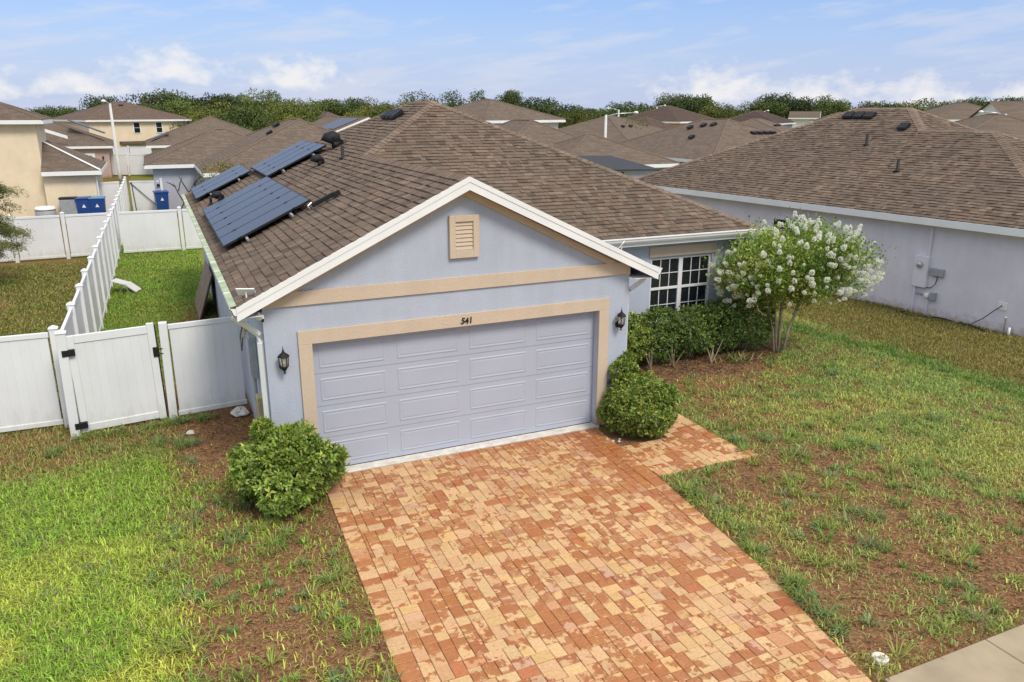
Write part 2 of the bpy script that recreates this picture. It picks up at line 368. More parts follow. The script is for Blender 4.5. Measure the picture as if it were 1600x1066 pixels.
def mk_solar():
    m, nt, N, L, b = new_mat('solar_cell'); v = coords(N, L)
    w = N.new('ShaderNodeTexBrick'); w.offset = 0; w.inputs['Scale'].default_value = 1; w.inputs['Brick Width'].default_value = .165; w.inputs['Row Height'].default_value = .165; w.inputs['Mortar Size'].default_value = .003
    w.inputs['Color1'].default_value = (.030, .028, .036, 1); w.inputs['Color2'].default_value = (.034, .032, .040, 1); w.inputs['Mortar'].default_value = (.045, .048, .065, 1); L.new(v, w.inputs['Vector'])
    L.new(w.outputs[0], b.inputs['Base Color']); b.inputs['Roughness'].default_value = .26; b.inputs['Specular IOR Level'].default_value = .2; return m
M['solar'] = mk_solar()
M['paver'] = paver_mat()
M['leaf'] = leaf_mat('shrub_leaf', (1, 1, 1)); M['grass'] = leaf_mat('grass_blade', (1, 1, 1), .3, .6); M['tree_leaf'] = leaf_mat('tree_leaf', (1, 1, 1), .2, .7)
M['petal'] = leaf_mat('white_petal', (.93, .93, .87), .5, .6)
M['mulch'] = plain('mulch_chips', (.11, .055, .032), .95, .4, 30)
M['lawnwhite'] = plain('yellowed_plastic', (.60, .58, .56), .5, .1)

# ------------------------------------------------------------------ the ground
def cover(x, y):
    """how much grass grows here (0..1) and its colour"""
    x = np.asarray(x, float); y = np.asarray(y, float)
    n = fbm(x, y, .9, 1); n2 = fbm(x, y, 2.2, 2); n3 = fbm(x, y, .45, 5)
    lush = sst(-3.95, -5.1, x + 1.3*(n3-.5)) * sst(2.6, 1.0, y + 1.4*(n-.5))
    left = .29 + .68*lush + (.6*(n2-.5)+.6*(fbm(x, y, 4.5, 8)-.5))*(1-lush)
    left = np.where(y > 1.4, np.maximum(left, .52+.5*(n2-.5)), left)
    wallside = sst(-4.9, -4.1, x)*sst(.6, 1.4, y)*sst(4.2, 3.6, y)
    left = left*(1-.75*wallside)
    side = .93 - .45*sst(7.5, 4.5, y + 2*(n-.5)) - .5*sst(-4.6, -3.7, x)*sst(15, 10, y)
    yard = .97 - .3*sst(.5, .72, n3)
    n4 = fbm(x, y, 4.5, 9); right = .49 + .9*(n2-.5) + .6*(n3-.42) + .75*(n4-.5)
    right -= .38*np.exp(-(((x-4.3)/1.3)**2 + ((y+3.2)/1.0)**2))
    right -= .25*np.exp(-(((x-3.4)/1.2)**2 + ((y+5.8)/.8)**2))
    right += .22*sst(5, 9, x)
    bed = sst(1.15, .7, np.hypot((x-6.2)/2.9, (y-2.35)/1.15)+.5*(n2-.5))*(x > 3)
    right = right*(1-.93*bed)
    bx = 11.05 - .12*(y) * (y > 1.5)
    band = np.exp(-((x-bx+.25*(n-.5))/.42)**2)*sst(-6.5, -2, y)*sst(6.0, 3.5, y)
    nlawn = sst(11.2, 11.6, x)
    right = right*(1-nlawn) + nlawn*(.88+.5*(n2-.5)); right = np.maximum(right, .98*band)
    c = np.where(x < -2.4, left, right)
    inside = (x > -6.0) & (x < -3.05) & (y > 3.6)
    c = np.where(inside, side, c); c = np.where((x <= -6.0) & (y > 3.9), yard, c); c = np.where((y > 16.5) & (x > -3.1), .85, c)
    c = np.clip(c, 0, 1)
    A = lambda *t: np.array(t)[None, :]
    w = lambda f: np.asarray(f).ravel()[:, None]
    green = A(.31, .47, .058); yel = A(.64, .66, .11); olive = A(.25, .225, .05); bright = A(.14, .27, .035); blue = A(.31, .42, .10)
    k = w(sst(.35, .65, n)); ky_ = k*w(np.where(x < -2.4, .18+.82*sst(.5, -4.0, y), 1.0)); col = green*(1-ky_)+yel*ky_
    rr = w((x > -2.4) & (y < 9)); mixr = blue*(1-k*.6)+A(.52, .50, .12)*k*.6; col = np.where(rr, mixr, col)
    nl = w(nlawn*(y < 20)*(x > 0)); col = col*(1-nl)+olive*nl
    bd = w(band); col = col*(1-bd)+bright*bd
    sd = w(inside | ((x <= -6) & (y > 3.9))); g2 = A(.20, .36, .034)*(1-k*.5)+A(.30, .37, .05)*k*.5; col = np.where(sd, g2, col)
    yd = w((x <= -6) & (y > 3.9)); col = np.where(yd, A(.20, .225, .04)*(1-.5*k)+A(.28, .225, .065)*.5*k, col)
    gt = w((x < -2.4) & (y > .8) & (y < 3.9)); ky = w(sst(.8, 2.6, y)); col = np.where(gt, col*(1-ky)+(A(.25, .30, .055)*(1-.4*k)+A(.36, .29, .09)*.4*k)*ky, col)
    return c, col

def mk_ground():
    f = lambda a, b, s: list(np.arange(a, b, s))
    xs = np.array([-3000, -800, -200, -80, -40, -25, -18] + f(-13, 14, .14) + f(14, 27, .35) + [30, 45, 80, 200, 800, 3000])
    ys = np.array([-3000, -500, -100, -30, -14] + f(-9.5, 12, .14) + f(12, 48, .5) + [52, 60, 75, 100, 200, 800, 3000])
    X, Y = np.meshgrid(xs, ys); Z = np.zeros_like(X)
    near = (X > -14) & (X < 27) & (Y > -9.5) & (Y < 30)
    Z += np.where(near, .05*(fbm(X, Y, .8, 4)-.5), 0)
    bed = sst(1.3, .6, np.hypot((X-6.2)/3.2, (Y-2.3)/1.4)); Z += .10*bed*near
    Z -= .018
    drv = ((X > -3.0) & (X < 4.6) & (Y < .4) & (Y > -9.6))
    Z = np.where(drv, np.minimum(Z, -.012)-.004, Z); Z = np.where((Y < -6.6) & near, -.065, Z)
    Z = np.where((X > -3.2) & (X < 4.4) & (Y > -3) & (Y < 3), np.minimum(Z, -.03), Z)
    c, col = cover(X, Y); far = ~near; c = np.where(far, .82, c)
    ny, nx = X.shape; I = np.arange(nx*ny).reshape(ny, nx)
    F = np.stack([I[:-1, :-1], I[:-1, 1:], I[1:, 1:], I[1:, :-1]], -1).reshape(-1, 4)
    V = np.stack([X, Y, Z], -1).reshape(-1, 3)
    me = mesh_np('ground', V, F, col, True)
    a = me.attributes.new('cover', 'FLOAT', 'POINT'); a.data.foreach_set('value', c.ravel().astype(np.float32))
    m, nt, N, L, b = new_mat('soil_and_turf'); v = world_coords(N, L)
    n1 = tex_noise(N, L, v, 4, 6, .7); n2 = tex_noise(N, L, v, 34, 4, .7); n3 = tex_noise(N, L, v, 12, 5, .7)
    soil = ramp(N, [(.28, (.095, .046, .026)), (.5, (.235, .122, .062)), (.72, (.46, .29, .155))]); L.new(n2, soil.inputs[0])
    r2 = ramp(N, [(.3, (.75, .72, .7)), (.7, (1.15, 1.15, 1.1))]); L.new(n1, r2.inputs[0])
    so = mul(N, L, soil.outputs[0], r2.outputs[0])
    t = N.new('ShaderNodeAttribute'); t.attribute_name = 'tint'; cv = N.new('ShaderNodeAttribute'); cv.attribute_name = 'cover'
    gr = ramp(N, [(.25, (.28, .27, .24)), (.55, (.6, .6, .55)), (.8, (1.0, .95, .9))]); L.new(n2, gr.inputs[0])
    gc = mul(N, L, t.outputs['Color'], gr.outputs[0])
    s = N.new('ShaderNodeMath'); s.operation = 'ADD'; L.new(cv.outputs['Fac'], s.inputs[0]); L.new(n3, s.inputs[1])
    rf = ramp(N, [(.52, (0, 0, 0)), (.76, (1, 1, 1))]); hf = N.new('ShaderNodeMath'); hf.operation = 'MULTIPLY'; hf.inputs[1].default_value = .5; L.new(s.outputs[0], hf.inputs[0]); L.new(hf.outputs[0], rf.inputs[0])
    L.new(mul(N, L, so, gc, rf.outputs[0], 'MIX'), b.inputs['Base Color']); b.inputs['Roughness'].default_value = 1; b.inputs['Specular IOR Level'].default_value = .05
    bump(N, L, b, n2, .8, .03)
    return tag(obj('ground', me, m), 'patchy lawn and bare brown soil round the houses', None, kind='structure')
ground = mk_ground()
def gz(x, y): return 0.0

# sidewalk: slabs with joints
sw = tag(MB().box(1.6, 24, -8.55, -6.93, -.09, -.03).build('sidewalk', M['sand']), 'pale tan concrete sidewalk along the front of the lot', None, kind='structure')
for i in range(14):
    x0 = 1.78+i*1.5
    MB().bbox(x0+.006, x0+1.494, -8.5, -6.9, -.06, .006, .008).build('slab', M['concrete'], sw)

# ------------------------------------------------------------------ driveway and walkway of clay pavers
U = .075
def comp(n, odd=True):
    """split n units into 2s and 3s"""
    out = []
    while n:
        c = [k for k in ((2, 3) if odd else (2,)) if n-k == 0 or n-k >= 2]
        k = random.choice(c); out.append(k); n -= k
    return out
def tile_region(nx, ny):
    """2x2, 2x3 and 3x2 unit bricks in small random clusters, some running across, some along"""
    out = []; y = 0
    while y < ny:
        H = random.choice((4, 5, 5, 6, 4)); x = -random.randint(0, 5)
        while x < nx:
            W = random.choice((4, 5, 6, 4, 6))
            if random.random() < .5:
                yy = y
                for h in comp(H):
                    xx = x
                    for w in (comp(W) if h == 2 else comp(W, W % 2 == 1)): out.append((xx, yy, w, h)); xx += w
                    yy += h
            else:
                xx = x
                for w in comp(W):
                    yy = y
                    for h in (comp(H) if w == 2 else comp(H, H % 2 == 1)): out.append((xx, yy, w, h)); yy += h
                    xx += w
            x += W
        y += H
    return out
def dr_right(y):   # right edge of the driveway
    ys = [-9, -6.82, -4.6, -2.3, 0]; xs = [1.2, 1.66, 2.08, 2.31, 2.42]
    return float(np.interp(y, ys, xs))
def dr_left(y): return -2.47 + .033*y if y > -5 else -2.635+.01*(y+5)
def clip_poly(P, a, b):
    """keep the part of polygon P left of the directed line a->b"""
    out = []; n = len(P); d = (b[0]-a[0], b[1]-a[1])
    sd = [d[0]*(p[1]-a[1])-d[1]*(p[0]-a[0]) for p in P]
    for i in range(n):
        p, q = P[i], P[(i+1) % n]; s, t = sd[i], sd[(i+1) % n]
        if s >= 0: out.append(p)
        if (s >= 0) != (t >= 0): k = s/(s-t); out.append((p[0]+(q[0]-p[0])*k, p[1]+(q[1]-p[1])*k))
    return out
def area2(P): return abs(sum(P[i][0]*P[(i+1) % len(P)][1]-P[(i+1) % len(P)][0]*P[i][1] for i in range(len(P))))/2
def px_size(p, n, area):
    d = Vector(p)-CAM; fw = Vector((math.sin(YAW)*math.cos(PITCH), math.cos(YAW)*math.cos(PITCH), -math.sin(PITCH)))
    rt = Vector((math.cos(YAW), -math.sin(YAW), 0)); up = rt.cross(fw); z = d.dot(fw)
    if z < .5: return 0
    u = d.dot(rt)/z*FPX; v = d.dot(up)/z*FPX
    if abs(u) > 800 or abs(v) > 533: return 0
    return area*abs(d.normalized().dot(n))/(z*z)
PAL = [((1.0, 1.0, 1.0), 6), ((1.06, 1.12, 1.08), 6), ((1.0, .94, .94), 3), ((.95, .92, 1.10), .8), ((.93, .78, .72), 1.0), ((.76, .46, .36), .7), ((1.04, 1.06, .92), 5)]
def paver_tint():
    c = random.choices([p[0] for p in PAL], [p[1] for p in PAL])[0]; k = random.uniform(.93, 1.06); j = lambda: random.uniform(.97, 1.03)
    return (c[0]*k*j(), c[1]*k*j(), c[2]*k*j())
def lay_pavers(parent, pieces, n_single, offset_z=0.0):
    pieces.sort(key=lambda q: -px_size((q[0], q[1], 0), Vector((0, 0, 1)), q[2]*q[3]))
    cache = {}; rest = MB(); TH = .05
    def top(mb, x0, x1, y0, y1, z, tint):
        c = .005; b = len(mb.v)
        P = [(x0, y0, -TH), (x1, y0, -TH), (x1, y1, -TH), (x0, y1, -TH), (x0, y0, -c), (x1, y0, -c), (x1, y1, -c), (x0, y1, -c), (x0+c, y0+c, 0), (x1-c, y0+c, 0), (x1-c, y1-c, 0), (x0+c, y1-c, 0)]
        mb.v += [(p[0], p[1], p[2]+z) for p in P]
        for r in (0, 4):
            for i in range(4): j = (i+1) % 4; mb.f.append((b+r+i, b+r+j, b+r+4+j, b+r+4+i))
        mb.f.append((b+8, b+9, b+10, b+11)); mb.t += [tint]*12
    for i, (cx, cy, w, h, rz) in enumerate(pieces):
        t = paver_tint(); z = random.uniform(-.003, .003)+offset_z; g = .0032
        if i < n_single:
            key = (round(w, 3), round(h, 3))
            if key not in cache:
                mb = MB(); top(mb, -w/2+g, w/2-g, -h/2+g, h/2-g, 0, (1, 1, 1)); cache[key] = mb.mesh('paver'); cache[key].materials.append(M['paver'])
            o = obj('paver', cache[key], None, parent, Matrix.Translation((cx, cy, z)) @ Matrix.Rotation(rz+random.uniform(-.012, .012), 4, 'Z') @ Matrix.Rotation(random.uniform(-.008, .008), 4, 'X'), t)
        else:
            mb = MB(); top(mb, -w/2+g, w/2-g, -h/2+g, h/2-g, 0, t); m = Matrix.Translation((cx, cy, z)) @ Matrix.Rotation(rz+random.uniform(-.01, .01), 4, 'Z') @ Matrix.Rotation(random.uniform(-.008, .008), 4, 'X')
            b = len(rest.v); rest.v += [tuple(m @ Vector(p)) for p in mb.v]; rest.f += [tuple(b+k for k in f) for f in mb.f]; rest.t += mb.t
    if rest.v:
        o = rest.build('pavers', M['paver'], parent); o['kind'] = 'stuff'
# driveway bed
bed = MB(); ring = [(dr_left(y)+.03, y, -.011) for y in np.arange(-8.6, -.04, .4)] + [(dr_left(-.09)+.03, -.09, -.011)]
ring2 = [(dr_right(y)-.03, y, -.011) for y in np.arange(-8.6, -.04, .4)] + [(dr_right(-.09)-.03, -.09, -.011)]
bed.prism(ring2 + ring[::-1], (0, 0, -.06))
driveway = tag(bed.build('driveway', M['sand']), 'driveway of mottled tan and rust clay pavers', None, kind='structure')
pcs = []
y = -.10
border = .225
# field
cells = tile_region(int(5.6/U), int(8.6/U)+4)
for (i, j, w, h) in cells:
    x0 = -2.9+i*U; y1 = -.10-j*U; cx = x0+w*U/2; cy = y1-h*U/2; sk = -.015*(cy)   # the field runs slightly askew
    cx += .038*cy*.6
    lo = dr_left(cy)+border; hi = dr_right(cy)-border
    W = w*U; a, b2 = max(cx-W/2, lo), min(cx+W/2, hi)
    if b2-a < .012: continue
    pcs.append(((a+b2)/2, cy, b2-a, h*U, 0.0))
for side in (-1, 1):
    y = -.10
    while y > -8.5:
        hh = random.choice((.15, .15, .15, .145))
        cy = y-hh/2; e = dr_left(cy)+border/2 if side < 0 else dr_right(cy)-border/2
        if side > 0 and -2.2 < cy: y -= hh; pcs.append((e, cy, border, hh, 0)); continue
        sl = (dr_left(cy-.1)-dr_left(cy+.1))/-.2 if side < 0 else (dr_right(cy-.1)-dr_right(cy+.1))/-.2
        pcs.append((e, cy, border, hh, -math.atan(sl))); y -= hh
lay_pavers(driveway, pcs, 300)
# walkway from the driveway round the shrub to the front door
wk = MB().box(2.43, 4.10, -2.13, -.98, -.075, -.011).box(3.35, 4.10, -.98, 2.6, -.075, -.011)
walkway = tag(wk.build('walkway', M['sand']), 'short walkway of pinkish clay pavers beside the driveway', None, kind='structure')
pcs = []
for (i, j, w, h) in tile_region(27, 64):
    cx = 2.20+i*U+w*U/2; cy = -1.96+j*U+h*U/2
    if cy > -.95 and cx < 3.4: continue
    if cy > 2.5: continue
    a = max(cx-w*U/2, dr_right(cy)+.002); b2 = min(cx+w*U/2, 3.952)
    if b2-a < .012: continue
    pcs.append(((a+b2)/2, cy, b2-a, h*U, 0))
x = dr_right(-2.05)+.02
while x < 4.15: pcs.append((x+.075, -2.075, .15, .215, 0)); x += .15
y = -1.96
while y < 2.5: pcs.append((4.06, y+.075, .215, .15, 0)); y += .15
lay_pavers(walkway, pcs, 120, .002)
# pale concrete threshold under the garage door
MBt = MB().bbox(-2.5, 2.5, -.075, .3, -.12, .012, .008)
tag(MBt.build('threshold', M['apron']), 'pale concrete strip under the garage door', None, kind='structure')

# ------------------------------------------------------------------ shingled roof planes
WIDTHS = (.09, .13, .17, .23); EXPO = .142
def roof_tint():
    r = random.random(); k = random.uniform(.86, 1.1)
    c = (1, 1, 1) if r < .52 else (1.22, 1.22, 1.20) if r < .70 else (1.07, .97, .93) if r < .79 else (.76, .74, .73) if r < .94 else (1.04, 1.06, 1.08)
    return (c[0]*k, c[1]*k, c[2]*k)
def plane_axes(pts):
    a, b, c = (Vector(p) for p in pts[:3]); n = (b-a).cross(c-a).normalized()
    if n.z < 0: n = -n
    u = Vector((0, 0, 1)).cross(n).normalized(); v = n.cross(u).normalized()
    if v.z < 0: u, v = -u, -v
    return u, v, n
def shingle_planes(planes, roof, n_single, mtx=Matrix(), h0=.019):
    tabs = []
    for pts in planes:
        u, v, n = plane_axes(pts); o = Vector(min(pts, key=lambda p: p[2]))
        P2 = [((Vector(p)-o).dot(u), (Vector(p)-o).dot(v)) for p in pts]
        ar = sum(P2[i][0]*P2[(i+1) % len(P2)][1]-P2[(i+1) % len(P2)][0]*P2[i][1] for i in range(len(P2)))
        if ar < 0: P2 = P2[::-1]
        us = [p[0] for p in P2]; vs_ = [p[1] for p in P2]; vv = min(vs_)-.02
        while vv < max(vs_):
            x = min(us)-random.uniform(0, .4)
            while x < max(us):
                w = random.choice(WIDTHS); poly = [(x+.002, vv), (x+w-.002, vv), (x+w-.002, vv+EXPO+.012), (x+.002, vv+EXPO+.012)]; full = True
                cl = poly
                for i in range(len(P2)):
                    a, b = P2[i], P2[(i+1) % len(P2)]
                    cl = clip_poly(cl, a, b)
                    if len(cl) < 3: break
                if len(cl) >= 3 and area2(cl) > .0006:
                    full = area2(cl) > .995*area2(poly)
                    c = o+u*(x+w/2)+v*(vv+EXPO/2)
                    tabs.append((px_size(mtx @ c, (mtx.to_3x3() @ n), w*EXPO) if full else 0, full, (o, u, v, n), x, w, vv, cl))
                x += w
            vv += EXPO
    tabs.sort(key=lambda t: -t[0])
    cache = {}; rest = MB()
    for i, (s, full, (o, u, v, n), x, w, vv, cl) in enumerate(tabs):
        t = roof_tint(); h = random.choice((h0*.55, h0, h0*1.35))
        hh = lambda q: .001+h*max(0, 1-(q-vv)/(EXPO+.012))
        if i < n_single and full:
            hr = round(h, 4); key = (w, hr)
            if key not in cache:
                a = w/2-.002; e = EXPO+.012
                mb = MB(); mb.v = [(-a, 0, 0), (a, 0, 0), (a, e, 0), (-a, e, 0), (-a, 0, hr), (a, 0, hr), (a, e, .001), (-a, e, .001)]; mb.f = [(4, 5, 6, 7), (0, 1, 5, 4), (1, 2, 6, 5), (3, 0, 4, 7)]; mb.t = [(1, 1, 1)]*8
                cache[key] = mb.mesh('shingle'); cache[key].materials.append(M['shingle'])
            m = Matrix((u, v, n)).transposed().to_4x4(); m.translation = o+u*(x+w/2)+v*vv
            obj('shingle', cache[key], None, roof, m, t)
        else:
            b = len(rest.v); k = len(cl)
            rest.v += [tuple(o+u*p[0]+v*p[1]+n*hh(p[1])) for p in cl] + [tuple(o+u*p[0]+v*p[1]) for p in cl]
            rest.f.append(tuple(b+q for q in range(k)))
            for q in range(k):
                r = (q+1) % k; rest.f.append((b+q, b+k+q, b+k+r, b+r))
            rest.t += [t]*(2*k)
    me = bpy.data.meshes.new('shingles'); me.from_pydata(rest.v, [], rest.f); me.update(); set_tint(me, rest.t)
    o = obj('shingles', me, M['shingle'], roof); o['kind'] = 'stuff'
def caps(lines, roof, n1, n2_list, w=.15, single=True, name='ridge_cap'):
    """cap shingles folded over ridge and hip lines; n1, n2: the two plane normals"""
    rest = MB()
    for (a, b), (na, nb) in zip(lines, n2_list):
        a, b = Vector(a), Vector(b); d = (b-a).normalized(); L_ = (b-a).length; n = max(1, int(L_/.15)); st = L_/n
        sa = d.cross(Vector(na)).normalized(); 
        if (sa.cross(Vector(na))).dot(d) < 0: pass
        # side vectors lying in each plane, pointing away from the ridge and down
        va = Vector(na).cross(d).normalized(); va = va if va.z < 0 else -va
        vb = Vector(nb).cross(d).normalized(); vb = vb if vb.z < 0 else -vb
        nm = (Vector(na)+Vector(nb)).normalized()
        for i in range(n):
            p0 = a+d*(i*st); p1 = p0+d*(st+.02); mb = MB(); hs, he = .024, .012
            q = [p0+va*w+Vector(na)*hs, p0+nm*(hs+.006), p0+vb*w+Vector(nb)*hs, p1+va*w+Vector(na)*he, p1+nm*(he+.006), p1+vb*w+Vector(nb)*he]
            q += [p0+va*w, p0, p0+vb*w, p1+va*w, p1+vb*w]
            c = p0 if not single else p0
            F = [(0, 1, 4, 3), (1, 2, 5, 4), (6, 7, 1, 0), (7, 8, 2, 1), (6, 0, 3, 9), (2, 8, 10, 5)]
            k = random.uniform(.82, 1.2); t = (k, k*random.uniform(.97, 1.03), k*random.uniform(.94, 1.04))
            if single:
                mb.v = [tuple(x-c) for x in q]; mb.f = F; mb.t = [(1, 1, 1)]*len(q)
                obj(name, mb.mesh(name), M['cap'], roof, Matrix.Translation(c), t)
            else:
                bb = len(rest.v); rest.v += [tuple(x) for x in q]; rest.f += [tuple(bb+z for z in f) for f in F]; rest.t += [t]*len(q)
    if rest.v:
        o = rest.build(name+'s', M['cap'], roof); o['kind'] = 'stuff'

S = .48
def roof_vent(parent, m, w=.35):
    """low black off-ridge box vent"""
    w *= .8; mb = MB(); mb.box(-w/2, w/2, -.15, .15, 0, .05, m); mb.prism([m @ Vector(p) for p in ((-w/2-.03, -.18, .05), (-w/2-.03, .18, .05), (-w/2-.03, .14, .11), (-w/2-.03, -.14, .15))], m.to_3x3() @ Vector((w+.06, 0, 0)))
    return mb.build('roof_vent', M['black'], parent)
def pipe_vent(parent, p, r=.04, h=.32):
    mb = MB(); mb.lathe([(r*2.4, 0), (r*1.3, .05), (r, .06), (r, h), (r*.75, h), (r*.75, h-.05)], 12, p); return mb.build('vent_pipe', M['rubber'], parent, True)

# ------------------------------------------------------------------ the house
house = empty('house', (0, 0, 0), 0, 'single storey blue grey stucco house with brown shingle roof and beige garage trim', 'house')
XL, XR, YF, YB, YG, ZE = -3.44, 8.35, 2.75, 16.15, -.25, 2.84
XM = (XL+XR)/2; RUN = (XR-XL)/2; A1 = YF+RUN; A2 = YB-RUN; ZR = ZE+S*RUN; GX = 0.0; GR = GX-XL; ZG = ZE+S*GR; GXR = GX+GR; VY = YF+GR
wxl, wxr, wf, wb = -3.11, 7.98, 3.08, 15.82
gl, gr = -3.11, 3.04
w = MB()
OX, OZ, RD = 2.44, 2.13, .2          # garage opening
zt = ZE-.07                          # wall plate
w.poly([(gl, 0, -.1), (-OX, 0, -.1), (-OX, 0, OZ), (-OX, 0, zt), (gl, 0, zt)])
w.poly([(OX, 0, -.1), (gr, 0, -.1), (gr, 0, zt), (OX, 0, zt), (OX, 0, OZ)])
w.poly([(-OX, 0, OZ), (OX, 0, OZ), (OX, 0, zt), (-OX, 0, zt)])
zf = lambda x: ZE+S*(GR-abs(x-GX))-.06
w.poly([(gl, 0, zt), (-OX, 0, zt), (OX, 0, zt), (gr, 0, zt), (gr, 0, zf(gr)), (0, 0, zf(0)), (gl, 0, zf(gl))])
w.poly([(-OX, 0, -.1), (-OX, RD, -.1), (-OX, RD, OZ), (-OX, 0, OZ)]); w.poly([(OX, 0, -.1), (OX, 0, OZ), (OX, RD, OZ), (OX, RD, -.1)]); w.poly([(-OX, 0, OZ), (-OX, RD, OZ), (OX, RD, OZ), (OX, 0, OZ)])
w.poly([(gl, 0, -.1), (gl, 0, zt), (gl, wb, zt), (gl, wb, -.1)]); w.poly([(gr, 0, -.1), (gr, wf, -.1), (gr, wf, zt), (gr, 0, zt)])
# front wall with the window opening
WX0, WX1, WZ0, WZ1 = 5.59, 7.25, .78, 2.28
w.poly([(gr, wf, -.1), (WX0, wf, -.1), (WX0, wf, zt), (gr, wf, zt)]); w.poly([(WX1, wf, -.1), (wxr, wf, -.1), (wxr, wf, zt), (WX1, wf, zt)])
w.poly([(WX0, wf, -.1), (WX1, wf, -.1), (WX1, wf, WZ0), (WX0, wf, WZ0)]); w.poly([(WX0, wf, WZ1), (WX1, wf, WZ1), (WX1, wf, zt), (WX0, wf, zt)])
w.poly([(WX0, wf, WZ0), (WX0, wf+.12, WZ0), (WX0, wf+.12, WZ1), (WX0, wf, WZ1)]); w.poly([(WX1, wf, WZ0), (WX1, wf, WZ1), (WX1, wf+.12, WZ1), (WX1, wf+.12, WZ0)])
w.poly([(WX0, wf, WZ1), (WX0, wf+.12, WZ1), (WX1, wf+.12, WZ1), (WX1, wf, WZ1)]); w.poly([(WX0, wf, WZ0), (WX1, wf, WZ0), (WX1, wf+.12, WZ0), (WX0, wf+.12, WZ0)])
w.poly([(wxr, wf, -.1), (wxr, wb, -.1), (wxr, wb, zt), (wxr, wf, zt)]); w.poly([(gl, wb, -.1), (gl, wb, zt), (wxr, wb, zt), (wxr, wb, -.1)])
w.build('wall', M['wall'], house)
# roof deck
za = lambda x, y: 0
e = -.006
P = {'LA': [(XL, YG, ZE), (GX, YG, ZG), (GX, VY, ZG), (XL, VY, ZE)], 'LB': [(XL, VY, ZE), (GX, VY, ZG), (XM, A1, ZR), (XM, A2, ZR), (XL, YB, ZE)],
     'F': [(GX, VY, ZG), (GXR, YF, ZE), (XR, YF, ZE), (XM, A1, ZR)], 'G': [(GX, YG, ZG), (GXR, YG, ZE), (GXR, YF, ZE), (GX, VY, ZG)],
     'R': [(XR, YF, ZE), (XR, YB, ZE), (XM, A2, ZR), (XM, A1, ZR)], 'B': [(XL, YB, ZE), (XM, A2, ZR), (XR, YB, ZE)]}
d = MB()
for k, p in P.items(): d.poly([(q[0], q[1], q[2]+e) for q in p])
# soffits
zs = ZE-.16
d2 = MB(); d2.poly([(XL, YG+.02, zs), (gl, YG+.02, zs), (gl, YB, zs), (XL, YB, zs)]); d2.poly([(gr, YF, zs), (XR, YF, zs), (XR, wf, zs), (gr, wf, zs)]); d2.poly([(wxr, wf, zs), (XR, wf, zs), (XR, YB, zs), (wxr, YB, zs)])
d2.poly([(gr, YG+.02, zs), (GXR, YG+.02, zs), (GXR, YF, zs), (gr, YF, zs)])
d2.build('soffit', M['white'], house)
roof = d.build('roof', M['deck'], house)
shingle_planes(list(P.values()), roof, 300)
nL = Vector((-S, 0, 1)).normalized(); nF = Vector((0, -S, 1)).normalized(); nRt = Vector((S, 0, 1)).normalized(); nB = Vector((0, S, 1)).normalized()
caps([((GX, YG+.02, ZG), (GX, VY+.1, ZG)), ((GX, VY, ZG), (XM, A1, ZR)), ((XR, YF, ZE), (XM, A1, ZR)), ((XM, A1, ZR), (XM, A2, ZR))], roof, None, [(nL, nRt), (nL, nF), (nRt, nF), (nL, nRt)])
caps([((XL, YB, ZE), (XM, A2, ZR)), ((XR, YB, ZE), (XM, A2, ZR))], roof, None, [(nL, nB), (nRt, nB)], single=False)
# rake fascia: main board and a thinner crown board, both sides of the gable
def rake(sgn):
    x1 = GX+sgn*(GR+.03); z1 = ZE-S*.03
    top0 = Vector((GX, 0, ZG+.012)); top1 = Vector((x1, 0, z1+.012))
    def board(h0, h1, y0, y1, nm):
        p = [(top0.x, y0, top0.z-h0), (top1.x, y0, top1.z-h0), (top1.x, y0, top1.z-h1), (top0.x, y0, top0.z-h1)]
        if sgn > 0: p = p[::-1]
        MB().prism(p, (0, y1-y0, 0)).build(nm, M['white'], house)
    board(.0, .195, YG-.005, YG+.025, 'rake_board'); board(-.004, .075, YG-.014, YG-.0055, 'rake_crown')
    # sloping soffit
    m = MB(); m.poly([(GX, YG+.025, ZG-.17), (x1, YG+.025, z1-.17), (x1, -.001, z1-.17), (GX, -.001, ZG-.17)]); m.build('soffit', M['beige'], house)
    # beige frieze under the rake
    p = [(GX, -.028, ZG-.175), (gl if sgn < 0 else gr, -.028, zf(gl)-.115), (gl if sgn < 0 else gr, -.028, zf(gl)-.225), (GX, -.028, ZG-.29)]
    MB().prism(p if sgn < 0 else p[::-1], (0, .026, 0)).build('frieze', M['beige'], house)
rake(-1); rake(1)
# horizontal band
MB().bbox(gl+.004, gr-.004, -.032, -.001, 2.735, 2.95, .004).build('band', M['beige'], house)
# garage surround
T0, T1 = 2.445, 2.645
for nm, b in (('head', (-T1, T1, 2.14, 2.352)), ('jamb', (-T1, -T0, .0, 2.14)), ('jamb', (T0, T1, .0, 2.14))):
    MB().bbox(b[0], b[1], -.036, -.001, b[2], b[3], .005).build('trim_'+nm, M['beige'], house)
# garage door: four sections, sixteen raised panels
gd = MB()
for k in range(4): gd.box(-OX+.005, OX-.005, .135, .175, .022+k*.53, .022+k*.53+.524)
door = gd.build('garage_door', M['door'], house)
pm = MB(); rings = [(.515, .185, 0), (.495, .165, -.008), (.468, .138, -.0015), (.450, .120, -.0055)]
for a, b, yy in rings: pm.v += [(-a, yy, -b), (a, yy, -b), (a, yy, b), (-a, yy, b)]
for r in range(3):
    for i in range(4): j = (i+1) % 4; pm.f.append((r*4+i, r*4+j, r*4+4+j, r*4+4+i))
pm.f.append((12, 13, 14, 15)); pme = pm.mesh('panel'); pme.materials.append(M['door'])
for k in range(4):
    for i in range(4): obj('panel', pme, None, door, Matrix.Translation((-OX+.61+i*1.22, .1345, .022+k*.53+.262)))
MB().box(-OX+.01, OX-.01, .128, .17, .0125, .0215).build('weather_seal', M['rubber'], door)
